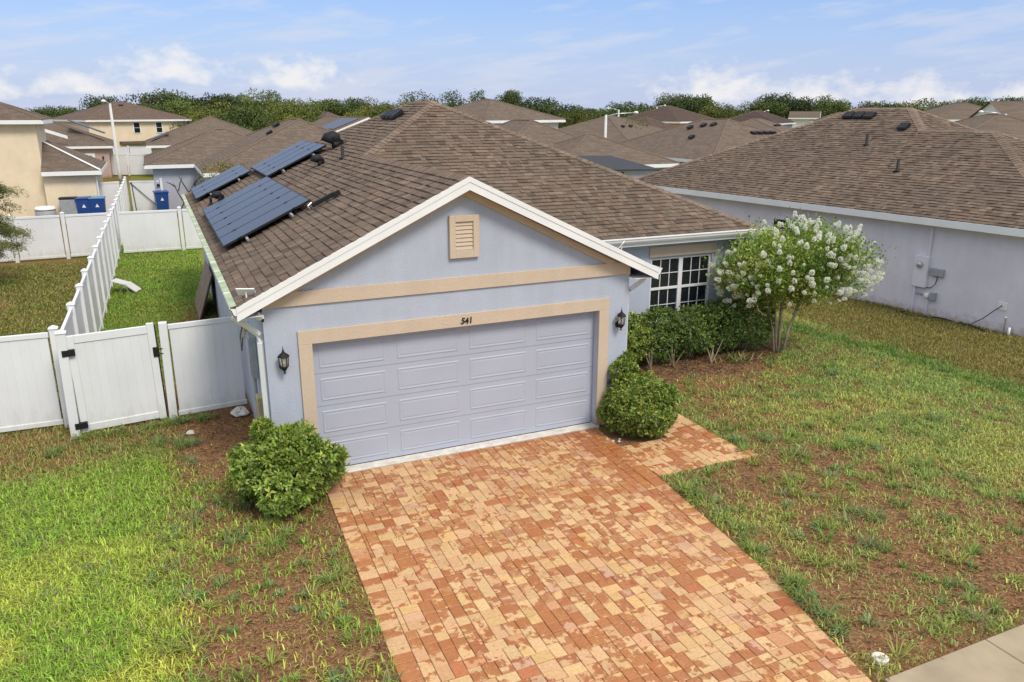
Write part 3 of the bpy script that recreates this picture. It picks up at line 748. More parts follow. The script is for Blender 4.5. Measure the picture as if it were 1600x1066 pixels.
# house number
for i, ch in enumerate('541'):
    cu = bpy.data.curves.new('digit', 'FONT'); cu.body = ch; cu.size = .14; cu.shear = .15; cu.extrude = .006; cu.offset = .0015; cu.align_x = 'CENTER'
    o = bpy.data.objects.new('digit_curve', cu); COL.objects.link(o); bpy.context.view_layer.update()
    me = bpy.data.meshes.new_from_object(o.evaluated_get(bpy.context.evaluated_depsgraph_get())); bpy.data.objects.remove(o)
    me.name = 'house_number'; me.materials.clear()
    obj('house_number', me, M['black'], house, Matrix.Translation((-.078+i*.070, -.045, 2.19-(.006 if i == 1 else 0))) @ Matrix.Rotation(math.pi/2, 4, 'X') @ Matrix.Rotation(random.uniform(-.1, .1), 4, 'Z'))['label'] = 'black hand-lettered numeral '+ch
# louvred gable vent
v = MB(); vx0, vx1, vz0, vz1 = -.265, .225, 3.25, 3.91
v.bbox(vx0, vx0+.1, -.06, -.001, vz0, vz1, .004).bbox(vx1-.1, vx1, -.06, -.001, vz0, vz1, .004).bbox(vx0+.1, vx1-.1, -.06, -.001, vz1-.1, vz1, .004).bbox(vx0+.1, vx1-.1, -.06, -.001, vz0, vz0+.12, .004)
gv = v.build('gable_vent', M['beige'], house)
for i in range(7):
    z0 = vz0+.12+i*.0629
    MB().prism([(vx0+.1, -.018, z0+.066), (vx0+.1, -.036, z0+.002), (vx0+.1, -.042, z0+.006), (vx0+.1, -.022, z0+.072)], (vx1-vx0-.2, 0, 0)).build('slat', M['beige'], gv)
# window: two double-hung sashes with grilles
win = MB(); fy0, fy1 = wf+.035, wf+.095
for x0, x1 in ((WX0, WX0+.05), (WX1-.05, WX1), ((WX0+WX1)/2-.055, (WX0+WX1)/2+.055)): win.bbox(x0, x1, fy0, fy1, WZ0+.045, WZ1-.045, .004)
win.bbox(WX0, WX1, fy0-.003, fy1, WZ1-.045, WZ1, .004).bbox(WX0, WX1, fy0-.012, fy1, WZ0, WZ0+.045, .004)
wn = win.build('window', M['vinyl'], house)
zm = (WZ0+WZ1)/2+.04
for (x0, x1) in ((WX0+.05, (WX0+WX1)/2-.055), ((WX0+WX1)/2+.055, WX1-.05)):
    MB().bbox(x0+.001, x1-.001, fy0+.004, fy1-.01, zm-.03, zm+.03, .004).build('meeting_rail', M['vinyl'], wn)
    for (z0, z1, yy) in ((WZ0+.046, zm-.031, wf+.075), (zm+.031, WZ1-.046, wf+.062)):
        MB().box(x0+.002, x1-.002, yy, yy+.008, z0, z1).build('pane', M['glass'], wn)
        for q in (1, 2): xx = x0+(x1-x0)*q/3; MB().box(xx-.009, xx+.009, yy-.012, yy-.002, z0+.002, z1-.002).build('muntin', M['vinyl'], wn)
        zz = (z0+z1)/2; MB().box(x0+.004, x1-.004, yy-.0105, yy-.0035, zz-.008, zz+.008).build('muntin', M['vinyl'], wn)
MB().bbox(WX0-.07, WX1+.09, wf-.036, wf-.001, 2.312, 2.545, .004).build('window_header', M['beige'], house)
MB().bbox(WX0-.03, WX1+.03, wf-.05, wf-.001, WZ0-.12, WZ0-.02, .004).build('window_sill', M['beige'], house)
# fascia and gutters
def gutter(p0, p1, out, name='gutter', z=ZE):
    """K-style gutter along p0->p1; out: outward horizontal vector"""
    p0, p1, o = Vector(p0), Vector(p1), Vector(out); prof = [(.0, -.005), (.0, -.12), (.055, -.12), (.085, -.075), (.095, -.03), (.11, -.02), (.11, .0), (.1, .0), (.1, -.018), (.085, -.03), (.072, -.075), (.05, -.108), (.012, -.108), (.012, -.005)]
    pts = [p0+o*a+Vector((0, 0, z+b)) for a, b in prof]
    mb = MB(); n = len(pts); dd = p1-p0; mb.v = [tuple(p) for p in pts]+[tuple(p+dd) for p in pts]
    for i in range(n): mb.f.append((i, (i+1) % n, n+(i+1) % n, n+i))
    mb.f.append(tuple(range(n))[::-1]); mb.f.append(tuple(range(n, 2*n)))
    # end caps
    for pp in (p0, p1): mb.poly([pp+o*a+Vector((0, 0, z+b)) for a, b in prof[:7]])
    return mb.build(name, M['white'], house)
MB().bbox(XL-.002, XL+.02, YG+.03, YB, ZE-.19, ZE-.012, .003).build('fascia', M['white'], house)
MB().bbox(GXR+.13, XR, YF-.002, YF+.02, ZE-.19, ZE-.012, .003).build('fascia', M['white'], house)
MB().bbox(XR-.02, XR+.002, YF+.02, YB, ZE-.19, ZE-.012, .003).build('fascia', M['white'], house)
MB().bbox(GXR-.02, GXR+.002, YG+.03, YF-.13, ZE-.19, ZE-.012, .003).build('fascia', M['white'], house)
gL = gutter((XL-.004, YG+.0, 0), (XL-.004, YB, 0), (-1, 0, 0), z=ZE-.005)
gutter((GXR+.12, YF-.004, 0), (XR+.02, YF-.004, 0), (0, -1, 0), z=ZE+.01); gutter((GXR+.004, YG+.0, 0), (GXR+.004, YF-.14, 0), (1, 0, 0), z=ZE-.005)
for i in range(18):                       # mossy guard panels lying in the left gutter
    y0 = YG+.06+i*.9
    if y0+.9 > YB: break
    MB().prism([(XL-.112, y0, ZE+.001), (XL-.112, y0, ZE+.008), (XL-.02, y0, ZE+.024), (XL-.02, y0, ZE+.016)], (0, .875, 0)).build('gutter_guard', M['guard'], gL)
    MB().box(XL-.116, XL-.018, y0+.877, y0+.897, ZE+.004, ZE+.026).build('guard_clip', M['white'], gL)
def downspout(path, name='downspout', w=.035):
    mb = MB(); mb.tube(path, w, 4); return mb.build(name, M['white'], house)
downspout([(XL-.05, .12, 2.73), (XL-.05, .12, 2.62), (-3.30, .12, 2.46), (-3.165, .11, 2.33), (-3.155, .11, 2.2), (-3.155, .11, .18), (-3.19, .06, .08), (-3.26, -.08, .05)], w=.048)
downspout([(GXR+.05, .12, 2.73), (GXR+.05, .12, 2.66), (GXR-.04, .12, 2.56), (3.14, .12, 2.42), (3.085, .12, 2.36), (3.085, .12, .1)], w=.045)
# roof vents and pipes on the left slope
lz = lambda x: ZE+S*(x-XL)
mL = lambda x, y: Matrix.Translation((x, y, lz(x)+.01)) @ Matrix.Rotation(-math.atan(S), 4, 'Y') @ Matrix.Rotation(math.pi/2, 4, 'Z')
pipe_vent(house, (-.25, 7.2, lz(-.25)), .04, .3); pipe_vent(house, (-3.0, 10.85, lz(-3.0)), .035, .2)
mb = MB(); tp = Vector((.14, 9.5, lz(.14)))                                       # goose-neck exhaust hood
mb.tube([tp+Vector((0, 0, -.03)), tp+Vector((0, 0, .12)), tp+Vector((-.03, 0, .2)), tp+Vector((-.12, 0, .24)), tp+Vector((-.22, 0, .2)), tp+Vector((-.26, 0, .1))], [.16, .155, .155, .16, .17, .18], 14)
mb.box(tp.x-.22, tp.x+.22, tp.y-.2, tp.y+.2, -.01, .02, Matrix.Translation(tp) @ Matrix.Rotation(-math.atan(S), 4, 'Y') @ Matrix.Translation(-tp) @ Matrix.Translation((0, 0, tp.z)))
mb.build('exhaust_hood', M['black'], house, True)
for (x, y) in ((-2.74, 10.75), (-.61, 7.95)):                                     # small goose-neck vents beside the solar rows
    c = Vector((x, y, lz(x)))
    MB().tube([c+Vector((0, 0, -.02)), c+Vector((0, 0, .1)), c+Vector((-.05, 0, .17)), c+Vector((-.14, 0, .16)), c+Vector((-.17, 0, .07))], [.085, .085, .09, .09, .1], 12).build('goose_neck_vent', M['black'], house, True)
for i in range(3):
    o = roof_vent(house, mL(1.62, 9.0+i*.42), .36)

# ------------------------------------------------------------------ things fixed to or lying about the house
ang = math.atan(S)
def slope_m(x, y, lift): return Matrix.Translation((x, y, lz(x))) @ Matrix.Rotation(-ang, 4, 'Y') @ Matrix.Translation((0, 0, lift))
def solar(name_label, x0, x1, y0, y1, n, along_y, labels=None):
    """rows of panels on the left slope; local x runs up the slope"""
    cs = math.cos(ang); L_ = (x1-x0)/cs; W = y1-y0; m = slope_m(x0, y0, .10)
    t = empty('solar_array', (0, 0, 0), 0, name_label, 'solar array', 'solar arrays on the roof'); t.matrix_world = m
    pw = W/n if along_y else W; ph = L_ if along_y else L_/n
    for i in range(n):
        a0, b0 = (0, i*pw) if along_y else (i*ph, 0)
        f = MB().bbox(a0+.006, a0+ph-.006, b0+.006, b0+pw-.006, 0, .038, .003).build('panel', M['black'], t)
        MB().box(a0+.03, a0+ph-.03, b0+.03, b0+pw-.03, .0375, .0415).build('cell_sheet', M['solar'], f)
        for q in ((a0+.35, b0), (a0+ph-.35, b0)) if along_y else ((a0, b0+.5), (a0, b0+pw-.5)):
            MB().box(q[0]-.035, q[0]+.035, q[1]-.03, q[1]+.03, .03, .05).build('clamp', M['black'], t)
    for q in (.25, .75):
        if along_y: MB().box(L_*q-.02, L_*q+.02, -.25, W+.1, -.045, -.002).build('rail', M['alu'], t)
        else: MB().box(L_*q-.02, L_*q+.02, -.12, W+.1, -.045, -.002).build('rail', M['alu'], t)
        for k in range(int(W//1.2)+1): MB().box(L_*q-.03, L_*q+.03, .1+k*1.2, .16+k*1.2, -.095, -.04).build('foot', M['alu'], t)
    return t
sa = solar('nearest solar array of six long dark panels low on the left roof slope', -3.24, -1.60, 3.75, 9.68, 6, True)
solar('farthest solar array of dark panels at the rear eave corner of the roof', -3.24, -1.68, 12.5, 15.6, 3, True)
solar('middle solar array of dark panels higher up the roof slope behind the others', -1.62, -.05, 9.72, 13.25, 4, True)
# conduit box at the nearest array
MB().box(1.95, 2.0, -.05, 0, 0, 0)
c = empty('junction_conduit', (0, 0, 0), 0, 'black rail end and grey conduit box beside the nearest solar array', 'conduit box'); c.matrix_world = slope_m(-1.62, 3.35, .03)
MB().bbox(-.05, .40, -.02, .06, .02, .10, .004).build('conduit_cover', M['black'], c); MB().tube([(-.1, .1, .02), (-.1, .32, .03), (.0, .36, .05)], .014, 6).build('conduit', M['alu'], c); MB().bbox(.38, .52, -.03, .06, .0, .09, .004).build('end_box', M['black'], c)

def lantern(x, label):
    t = empty('wall_lantern', (x, 0, 1.97), 0, label, 'lantern', 'lanterns beside the garage door')
    n = 6
    MB().lathe([(.001, -.03), (.045, -.02), (.06, 0), (.045, .02), (.001, .03)], 14, m=Matrix.Translation((0, -.012, -.12)) @ Matrix.Rotation(math.pi/2, 4, 'X')).build('back_plate', M['black'], t, True)
    MB().tube([(0, -.03, -.12), (0, -.07, -.16), (0, -.11, -.15), (0, -.115, -.12)], .014, 8).build('arm', M['black'], t, True)
    c = (0, -.115, 0)
    MB().lathe([(.012, -.205), (.02, -.19), (.008, -.175), (.03, -.15), (.05, -.12), (.066, -.10), (.066, -.09)], n, c).build('base_cup', M['black'], t)
    cage = MB()
    for k in range(n):
        a = 2*math.pi*k/n; cage.tube([(c[0]+.060*math.cos(a), c[1]+.060*math.sin(a), -.095), (c[0]+.072*math.cos(a), c[1]+.072*math.sin(a), .055)], .0055, 5)
    cage.build('cage', M['black'], t)
    MB().lathe([(.055, -.09), (.067, .05)], n, c).build('glass', M['lampglass'], t)
    MB().lathe([(.012, -.09), (.012, -.05), (.02, -.03), (.022, .0), (.012, .03), (.002, .04)], 10, c).build('bulb', M['bulb'], t, True)
    MB().lathe([(.086, .05), (.088, .062), (.055, .095), (.022, .12), (.018, .135), (.01, .14), (.014, .155), (.006, .17), (.003, .21)], n, c).build('cap', M['black'], t)
lantern(-2.88, 'black wall lantern left of the garage door above the round shrub')
lantern(2.84, 'black wall lantern right of the garage door near the house corner')
def seccam(loc, label, rz, lone=True):
    t = empty('security_camera', loc, rz, label, 'camera')
    MB().lathe([(.03, 0), (.03, .012), (.012, .03), (.012, .05)], 12).build('mount', M['white'], t, True)
    MB().lathe([(.001, -.075), (.03, -.07), (.038, -.05), (.038, .05), (.03, .07), (.001, .075)], 14, m=Matrix.Translation((0, -.02, -.03)) @ Matrix.Rotation(math.pi/2-.25, 4, 'X')).build('body', M['white'], t, True)
    MB().box(-.018, .018, -.099, -.093, -.075, -.03).build('lens', M['black'], t)
seccam((-3.16, -.09, 2.66), 'small white security camera under the left eave corner', .35)
def spanel(loc, label, rz):
    t = empty('mini_solar_panel', loc, rz, label, 'solar panel')
    MB().tube([(0, 0, 0), (0, 0, .09)], .012, 8).build('stem', M['white'], t)
    MB().bbox(-.13, .13, -.07, .07, .0, .02, .003, Matrix.Translation((0, 0, .1)) @ Matrix.Rotation(-.9, 4, 'X')).build('panel', M['white'], t)
    MB().box(-.115, .115, -.058, .058, .0205, .024, Matrix.Translation((0, 0, .1)) @ Matrix.Rotation(-.9, 4, 'X')).build('cell_sheet', M['solar'], t)
spanel((-3.30, -.02, 2.90), 'small white framed solar panel on the left end of the rake', -.4)
spanel((2.78, -.12, 3.16), 'small white framed solar panel on the right rake above the window side', .9)
# boxes on the left wall
t = empty('utility_box', (-3.11, 1.42, 1.05), 0, 'grey electrical disconnect box with pipe on the left garage wall', 'utility box')
MB().bbox(-.11, -.002, -.2, .18, .25, .95, .008).build('cabinet', M['galv'], t); MB().bbox(-.125, -.11, -.17, .15, .3, .9, .004).build('cabinet_door', M['paleblue'], t); MB().tube([(-.06, 0, -1.05), (-.06, 0, .25)], .03, 8).build('pipe', M['galv'], t)
t = empty('meter_box', (-3.11, .75, .95), 0, 'tan plastic box low on the left garage wall behind the downspout', 'utility box')
MB().bbox(-.12, -.002, -.12, .14, -.3, .22, .01).build('cabinet', M['ochre'], t); MB().tube([(-.05, 0, -.95), (-.05, 0, -.3)], .028, 8).build('pipe', M['galv'], t)
t = empty('hanging_hose_box', (-3.11, 2.2, 1.85), 0, 'tan cable box with hanging chain on the left wall', 'utility box'); MB().bbox(-.1, -.002, -.09, .09, -.12, .14, .01).build('cabinet', M['ochre'], t); MB().tube([(-.1, .05, .1), (-.15, .09, -.1), (-.15, .05, -.35), (-.12, .0, -.1)], .012, 6).build('chain', M['bark'], t)
def lump(name, loc, r, label, cat, mat):
    V = []; F = []
    bpy_m = MB().lathe([(.02, -.2*r), (r*.9, -.05*r), (r, .15*r), (r*.75, .45*r), (.35*r, .62*r), (.02, .66*r)], 12, (0, 0, 0)); 
    bpy_m.v = [(x*random.uniform(.75, 1.25), y*random.uniform(.7, 1.2), z*random.uniform(.7, 1.2)) for x, y, z in bpy_m.v]
    o = bpy_m.build(name, mat); o.location = loc; tag(o, label, cat); return o
lump('plastic_bag', (-3.33, 3.2, .02), .17, 'crumpled white bag on brown soil by the house corner', 'bag', M['chalk'])
lump('plaster_lump', (-4.22, 2.6, .0), .08, 'small white lump of plaster on the soil before the gate', 'debris', M['chalk'])
# leaning plywood sheet at the side wall, two layers
t = empty('plywood_sheet', (-3.62, 10.9, 0), 0, 'weathered brown plywood sheet leaning on the side wall', 'plywood')
mb = MB(); mb.prism([(0, -.1, 0), (.42, -.1, 1.2), (.445, -.1, 1.2), (.025, -.1, 0)], (0, 2.4, 0)); mb.build('outer_sheet', M['wood'], t)
mb = MB(); mb.prism([(.06, .1, 0), (.43, .1, 1.05), (.452, .1, 1.05), (.085, .1, 0)], (0, 2.3, 0)); mb.build('inner_sheet', M['wood'], t)
# overturned folding lounge  lying by the fence
t = empty('folding_chair', (-5.5, 15.4, 0), R(-20), 'overturned pale folding lounge chair on the side lawn by the fence', 'chair')
mb = MB(); mb.prism([(-.55, -.35, .62), (.12, -.35, .42), (.13, -.35, .45), (-.54, -.35, .65)], (0, .7, 0)); mb.build('seat', M['lawnwhite'], t)
mb = MB(); mb.prism([(.1, -.35, .44), (.62, -.35, .05), (.64, -.35, .08), (.13, -.35, .48)], (0, .7, 0)); mb.build('backrest', M['lawnwhite'], t)
for a, b in (((.1, -.33, .42), (-.2, -.45, 0)), ((.1, .33, .42), (-.2, .4, 0)), ((.12, -.33, .42), (.38, -.5, 0)), ((.12, .33, .42), (.35, .4, 0))): MB().tube([a, b], .014, 6).build('leg', M['alu'], t)
t.scale = (.62, .62, .62)

# ------------------------------------------------------------------ white vinyl fences
def board_mesh(w, h, th=.022):
    mb = MB(); c = .005; a = w/2; pr = [(-a, -th/2+c), (-a+c, -th/2), (a-c, -th/2), (a, -th/2+c), (a, th/2-c), (a-c, th/2), (-a+c, th/2), (-a, th/2-c)]
    mb.prism([(x, y, 0) for x, y in pr], (0, 0, h)); me = mb.mesh('board'); me.materials.append(M['vinyl']); return me
_bm = {}
def fence_panel(parent, p0, p1, zt, zb=.05, rail=.09, boards=True, bw=.15):
    p0, p1 = Vector((*p0, 0)), Vector((*p1, 0)); d = p1-p0; Ln = d.length; rz = math.atan2(d.y, d.x); m = Matrix.Translation(p0) @ Matrix.Rotation(rz, 4, 'Z')
    MB().bbox(.02, Ln-.02, -.028, .028, zt-rail, zt, .006).build('rail', M['vinyl'], parent, mtx=m); MB().bbox(.02, Ln-.02, -.028, .028, zb, zb+rail, .006).build('rail', M['vinyl'], parent, mtx=m)
    n = max(1, round(Ln/bw)); ww = (Ln-.08)/n; h = zt-zb-2*rail; key = (round(ww, 4), round(h, 3))
    if key not in _bm: _bm[key] = board_mesh(ww, h)
    for i in range(n):
        k = random.uniform(.975, 1.0)
        obj('board', _bm[key], None, parent, m @ Matrix.Translation((.04+ww*(i+.5), 0, zb+rail)), (k, k, k))
_pm = {}
def fence_post(parent, p, zt, lean=(0, 0), w=.065, cap=True):
    k = (round(zt, 3), w)
    if k not in _pm:
        mb = MB(); mb.bbox(-w, w, -w, w, -.05, zt, .006)
        _pm[k] = mb.mesh('post'); _pm[k].materials.append(M['vinyl'])
        cb = MB(); cb.bbox(-w-.012, w+.012, -w-.012, w+.012, zt+.001, zt+.026, .005); b = len(cb.v); a = w+.004
        cb.v += [(-a, -a, zt+.0262), (a, -a, zt+.0262), (a, a, zt+.0262), (-a, a, zt+.0262), (0, 0, zt+.07)]; cb.f += [(b, b+1, b+4), (b+1, b+2, b+4), (b+2, b+3, b+4), (b+3, b, b+4)]
        _pm[k, 'c'] = cb.mesh('post_cap'); _pm[k, 'c'].materials.append(M['vinyl'])
    m = Matrix.Translation((p[0], p[1], 0)) @ Matrix.Rotation(lean[0], 4, 'X') @ Matrix.Rotation(lean[1], 4, 'Y')
    o = obj('post', _pm[k], None, parent, m)
    if cap: obj('post_cap', _pm[k, 'c'], None, parent, m)
def fence_run(label, p0, p1, n, zt, skip_first=False, skip_last=False, group=None, bw=.15, name='vinyl_fence'):
    t = empty(name, (*p0, 0), 0, label, 'fence', group); q0 = Vector((0, 0)); q1 = Vector(p1)-Vector(p0)
    for i in range(n+1):
        a = q0+(q1-q0)*(i/n)
        if not ((i == 0 and skip_first) or (i == n and skip_last)): fence_post(t, a, zt+.05, (random.uniform(-.008, .008), random.uniform(-.008, .008)))
        if i < n:
            b = q0+(q1-q0)*((i+1)/n); dd = (b-a).normalized()*.06
            fence_panel(t, a+dd, b-dd, zt, bw=bw)
    return t
# gate and the panel to the house
g = empty('fence_gate', (-6.05, 3.28, 0), 0, 'white vinyl gate with black hinges and latch left of the house', 'gate')
gv_ = Vector((1.51, .155)); ga = gv_.normalized()
fence_post(g, (0, 0), 1.86, (0, .012), .075)
rzg = math.atan2(ga.y, ga.x); mg = Matrix.Rotation(rzg, 4, 'Z') @ Matrix.Translation((.1, -.0, 0)) @ Matrix.Rotation(-.012, 4, 'Y')
Lg = 1.375
MB().bbox(0, .12, -.03, .03, .04, 1.80, .006).build('stile', M['vinyl'], g, mtx=mg); MB().bbox(Lg-.12, Lg, -.03, .03, .04, 1.84, .006).build('stile', M['vinyl'], g, mtx=mg)
MB().bbox(.121, Lg-.121, -.027, .027, 1.66, 1.80, .006).build('rail', M['vinyl'], g, mtx=mg); MB().bbox(.121, Lg-.121, -.027, .027, .06, .19, .006).build('rail', M['vinyl'], g, mtx=mg)
nb = 8; bwid = (Lg-.24)/nb; bme = board_mesh(bwid, 1.47)
for i in range(nb): obj('board', bme, None, g, mg @ Matrix.Translation((.12+bwid*(i+.5), 0, .19)), (random.uniform(.97, 1),)*3)
for z in (1.52, .2): MB().bbox(-.09, .11, -.095, -.031, z-.055, z+.055, .006).build('hinge', M['black'], g, mtx=mg); 
lt = MB().bbox(Lg-.07, Lg+.03, -.05, -.031, 1.22, 1.40, .005).build('latch', M['black'], g, mtx=mg)
MB().tube([(Lg-.02, -.05, 1.36), (Lg+.09, -.06, 1.36)], .01, 6).tube([(Lg-.02, -.05, 1.27), (Lg+.09, -.06, 1.27)], .01, 6).build('bolt', M['black'], g, mtx=mg)
MB().bbox(Lg-.003, Lg+.024, -.02, .02, .05, 1.80, .003).build('gap_shade_strip', M['rubber'], g, mtx=mg)  # black strip standing in for the shade in the gap beside the post
g2 = empty('vinyl_fence', (-4.47, 3.45, 0), 0, 'short white vinyl fence panel between the gate and the house wall', 'fence')
fence_post(g2, (0, 0), 1.84, (0, .008), .07, False); fence_panel(g2, (.07, .01), (1.33, .14), 1.79)
g3 = fence_run('white vinyl fence left of the gate running out of the picture', (-6.2, 3.86), (-11.6, 4.0), 3, 1.76)
lf = fence_run('long white vinyl fence with capped posts running back between the two side yards', (-6.06, 3.75), (-5.76, 38.0), 19, 1.8, True, bw=.16)
fence_run('white vinyl fence across the left neighbour yard in front of the bins', (-5.95, 22.8), (-16.0, 22.3), 6, 1.66, True, bw=.3)
fence_run('white vinyl fence across the rear of the side yard up to the roof edge', (-5.8, 22.8), (5.6, 22.8), 5, 1.66, True, bw=.3)
fence_run('short white vinyl fence between the yellow house and the long fence', (-6.95, 35.6), (-5.95, 36.2), 1, 1.8, False, True, bw=.3)
g4 = empty('far_gate', (-5.55, 36.1, 0), 0, 'white vinyl gate with black strap and rod beside the far grey house', 'gate')
fence_panel(g4, (0, 0), (1.5, -.3), 1.8, bw=.3); fence_post(g4, (1.58, -.32), 1.85)
MB().tube([(.05, -.06, 1.72), (1.3, -.36, .4)], .02, 6).build('strap', M['black'], g4); MB().tube([(.12, -.08, 1.75), (.2, -.1, .25)], .018, 6).build('rod', M['black'], g4); MB().box(1.36, 1.5, -.40, -.33, 1.5, 1.62).build('latch', M['black'], g4)
fence_run('nearer white vinyl fence across the alley before the cream house', (-8.2, 66.2), (-4.2, 65.0), 2, 1.8, bw=.5)
fence_run('farther white vinyl fence across the alley before the cream house', (-8.6, 79.4), (-4.0, 78.2), 2, 1.9, bw=.5)

# ------------------------------------------------------------------ the neighbouring house on the right
NA = R(6.9)
nb_ = empty('neighbour_house', (14.72, .82, 0), NA, 'single storey lavender grey stucco house with big brown hip roof on the right', 'house')
ZN = 2.70; MN = Matrix.Translation((14.72, .82, 0)) @ Matrix.Rotation(NA, 4, 'Z')
NR = 5.86; NW_ = 2*NR; NYB = 15.1; NYF = 1.25; NA1, NA2 = NYF+NR, NYB-NR; GH = 4.45; NG0 = -1.05
zr = ZN+S*NR; zg2 = ZN+S*GH
NP = [[(0, NG0, ZN), (GH, NG0+GH, zg2), (GH, NYF+GH, zg2), (0, NYF+GH, ZN)], [(0, NYF+GH, ZN), (GH, NYF+GH, zg2), (NR, NA1, zr), (NR, NA2, zr), (0, NYB, ZN)],
      [(0, NG0, ZN), (2*GH, NG0, ZN), (GH, NG0+GH, zg2)], [(2*GH, NG0, ZN), (2*GH, NYF, ZN), (GH, NYF+GH, zg2), (GH, NG0+GH, zg2)],
      [(GH, NYF+GH, zg2), (2*GH, NYF, ZN), (NW_, NYF, ZN), (NR, NA1, zr)], [(NW_, NYF, ZN), (NW_, NYB, ZN), (NR, NA2, zr), (NR, NA1, zr)], [(0, NYB, ZN), (NR, NA2, zr), (NW_, NYB, ZN)]]
d = MB()
for p in NP: d.poly([(q[0], q[1], q[2]-.006) for q in p])
nroof = d.build('roof', M['deck'], nb_)
shingle_planes(NP, nroof, 300, MN)
caps([((NR, NA1, zr), (GH, NYF+GH, zg2)), ((GH, NYF+GH+.1, zg2), (GH, NG0+GH, zg2)), ((0, NG0, ZN), (GH, NG0+GH, zg2)), ((NR, NA1, zr), (NR, NA2, zr)), ((2*GH+3, 0, 0), (2*GH+3, .01, 0))][:4], nroof, None, [(nL, nF), (nL, nRt), (nL, nF), (nL, nRt)], single=True)
caps([((0, NYB, ZN), (NR, NA2, zr)), ((NW_, NYF, ZN), (NR, NA1, zr)), ((2*GH, NG0, ZN), (GH, NG0+GH, zg2)), ((NW_, NYB, ZN), (NR, NA2, zr))], nroof, None, [(nL, nB), (nRt, nF), (nRt, nF), (nRt, nB)], single=False)
nw = MB(); o_ = .38; zt2 = ZN-.05
nw.poly([(o_, NG0+o_, -.15), (o_, NG0+o_, zt2), (o_, NYB-o_, zt2), (o_, NYB-o_, -.15)]); nw.poly([(o_, NG0+o_, -.15), (2*GH-o_, NG0+o_, -.15), (2*GH-o_, NG0+o_, zt2), (o_, NG0+o_, zt2)])
nw.poly([(2*GH-o_, NG0+o_, -.15), (2*GH-o_, NYF+o_, -.15), (2*GH-o_, NYF+o_, zt2), (2*GH-o_, NG0+o_, zt2)]); nw.poly([(2*GH-o_, NYF+o_, -.15), (NW_-o_, NYF+o_, -.15), (NW_-o_, NYF+o_, zt2), (2*GH-o_, NYF+o_, zt2)])
nw.poly([(NW_-o_, NYF+o_, -.15), (NW_-o_, NYB-o_, -.15), (NW_-o_, NYB-o_, zt2), (NW_-o_, NYF+o_, zt2)]); nw.poly([(o_, NYB-o_, -.15), (o_, NYB-o_, zt2), (NW_-o_, NYB-o_, zt2), (NW_-o_, NYB-o_, -.15)])
nw.build('wall', M['wall_side'], nb_)
nf = MB().bbox(-.012, .012, NG0, NYB, ZN-.20, ZN-.008, .004).build('fascia', M['white'], nb_)
MB().bbox(.0, 2*GH, NG0-.012, NG0+.012, ZN-.20, ZN-.008, .004).build('fascia', M['white'], nb_)
MB().poly([(.01, NG0, ZN-.17), (o_, NG0, ZN-.17), (o_, NYB, ZN-.17), (.01, NYB, ZN-.17)]).build('soffit', M['white'], nb_)
nz_ = lambda x: ZN+S*x
mN = lambda x, y: Matrix.Translation((x, y, nz_(x)+.01)) @ Matrix.Rotation(-ang, 4, 'Y') @ Matrix.Rotation(math.pi/2, 4, 'Z')
for i in range(3): roof_vent(nb_, mN(5.2, 8.2+i*.42), .37)
roof_vent(nb_, mN(4.5, 6.4), .3); pipe_vent(nb_, (3.42, 6.95, nz_(3.42)), .045, .34); pipe_vent(nb_, (2.04, 4.83, nz_(2.04)), .045, .34)
wn2 = MB().bbox(o_-.03, o_-.002, 7.0, 7.9, 1.0, 2.1, .004).build('window', M['vinyl'], nb_); MB().box(o_-.036, o_-.031, 7.06, 7.84, 1.06, 2.04).build('pane', M['glass'], wn2)
def on_wall(name, y, z, label, cat):
    t = empty(name, MN @ Vector((o_, y, z)), NA, label, cat); return t
t = on_wall('electric_panel', 2.58, 1.18, 'painted grey electric meter panel with conduit on the lavender wall', 'meter panel')
MB().bbox(-.13, -.002, -.2, .2, -.42, .44, .01).build('cabinet', M['wall_side'], t); MB().lathe([(.09, 0), (.09, .04), (.075, .07), (.06, .085), (.002, .09)], 16, m=Matrix.Translation((-.13, .02, .2)) @ Matrix.Rotation(-math.pi/2, 4, 'Y')).build('meter', M['alu'], t, True)
MB().tube([(-.06, -.14, .44), (-.06, -.14, 1.36)], .035, 8).build('conduit', M['wall_side'], t); MB().tube([(-.06, .12, -1.2), (-.06, .12, -.42)], .03, 8).build('conduit', M['wall_side'], t)
t = on_wall('cable_box', 2.13, 1.23, 'small grey cable box with looping wire beside the meter panel', 'cable box')
MB().bbox(-.1, -.002, -.18, .18, -.1, .1, .01).build('cabinet', M['galv'], t); MB().tube([(-.05, -.02, -.1), (-.06, .0, -.32), (-.06, .12, -.45), (-.06, .33, -.47)], .012, 6).build('wire', M['black'], t)
t = on_wall('round_meter', 2.25, .55, 'small round meter and dark box low on the lavender wall', 'meter')
MB().lathe([(.08, 0), (.08, .08), (.06, .1), (.002, .105)], 14, m=Matrix.Translation((0, .08, 0)) @ Matrix.Rotation(-math.pi/2, 4, 'Y')).build('dial', M['white'], t, True); MB().bbox(-.12, -.002, -.18, -.02, -.1, .12, .01).build('dark_box', M['galv'], t); MB().tube([(-.05, .05, -.08), (-.05, .05, -.58)], .02, 6).build('pipe', M['wall_side'], t); MB().tube([(-.05, .16, .02), (-.05, .42, .03)], .018, 6).build('arm', M['galv'], t)
t = on_wall('wall_outlet', .35, .66, 'white square wall plate with black cable plugged in', 'wall plate'); MB().bbox(-.02, -.002, -.11, .11, -.1, .1, .004).build('plate', M['white'], t)
MB().tube([(-.025, 0, .02), (-.07, .0, 0), (-.1, .1, -.1), (-.14, .35, -.38), (-.2, .62, -.6), (-.24, .8, -.62)], .013, 6).build('cable', M['rubber'], t)
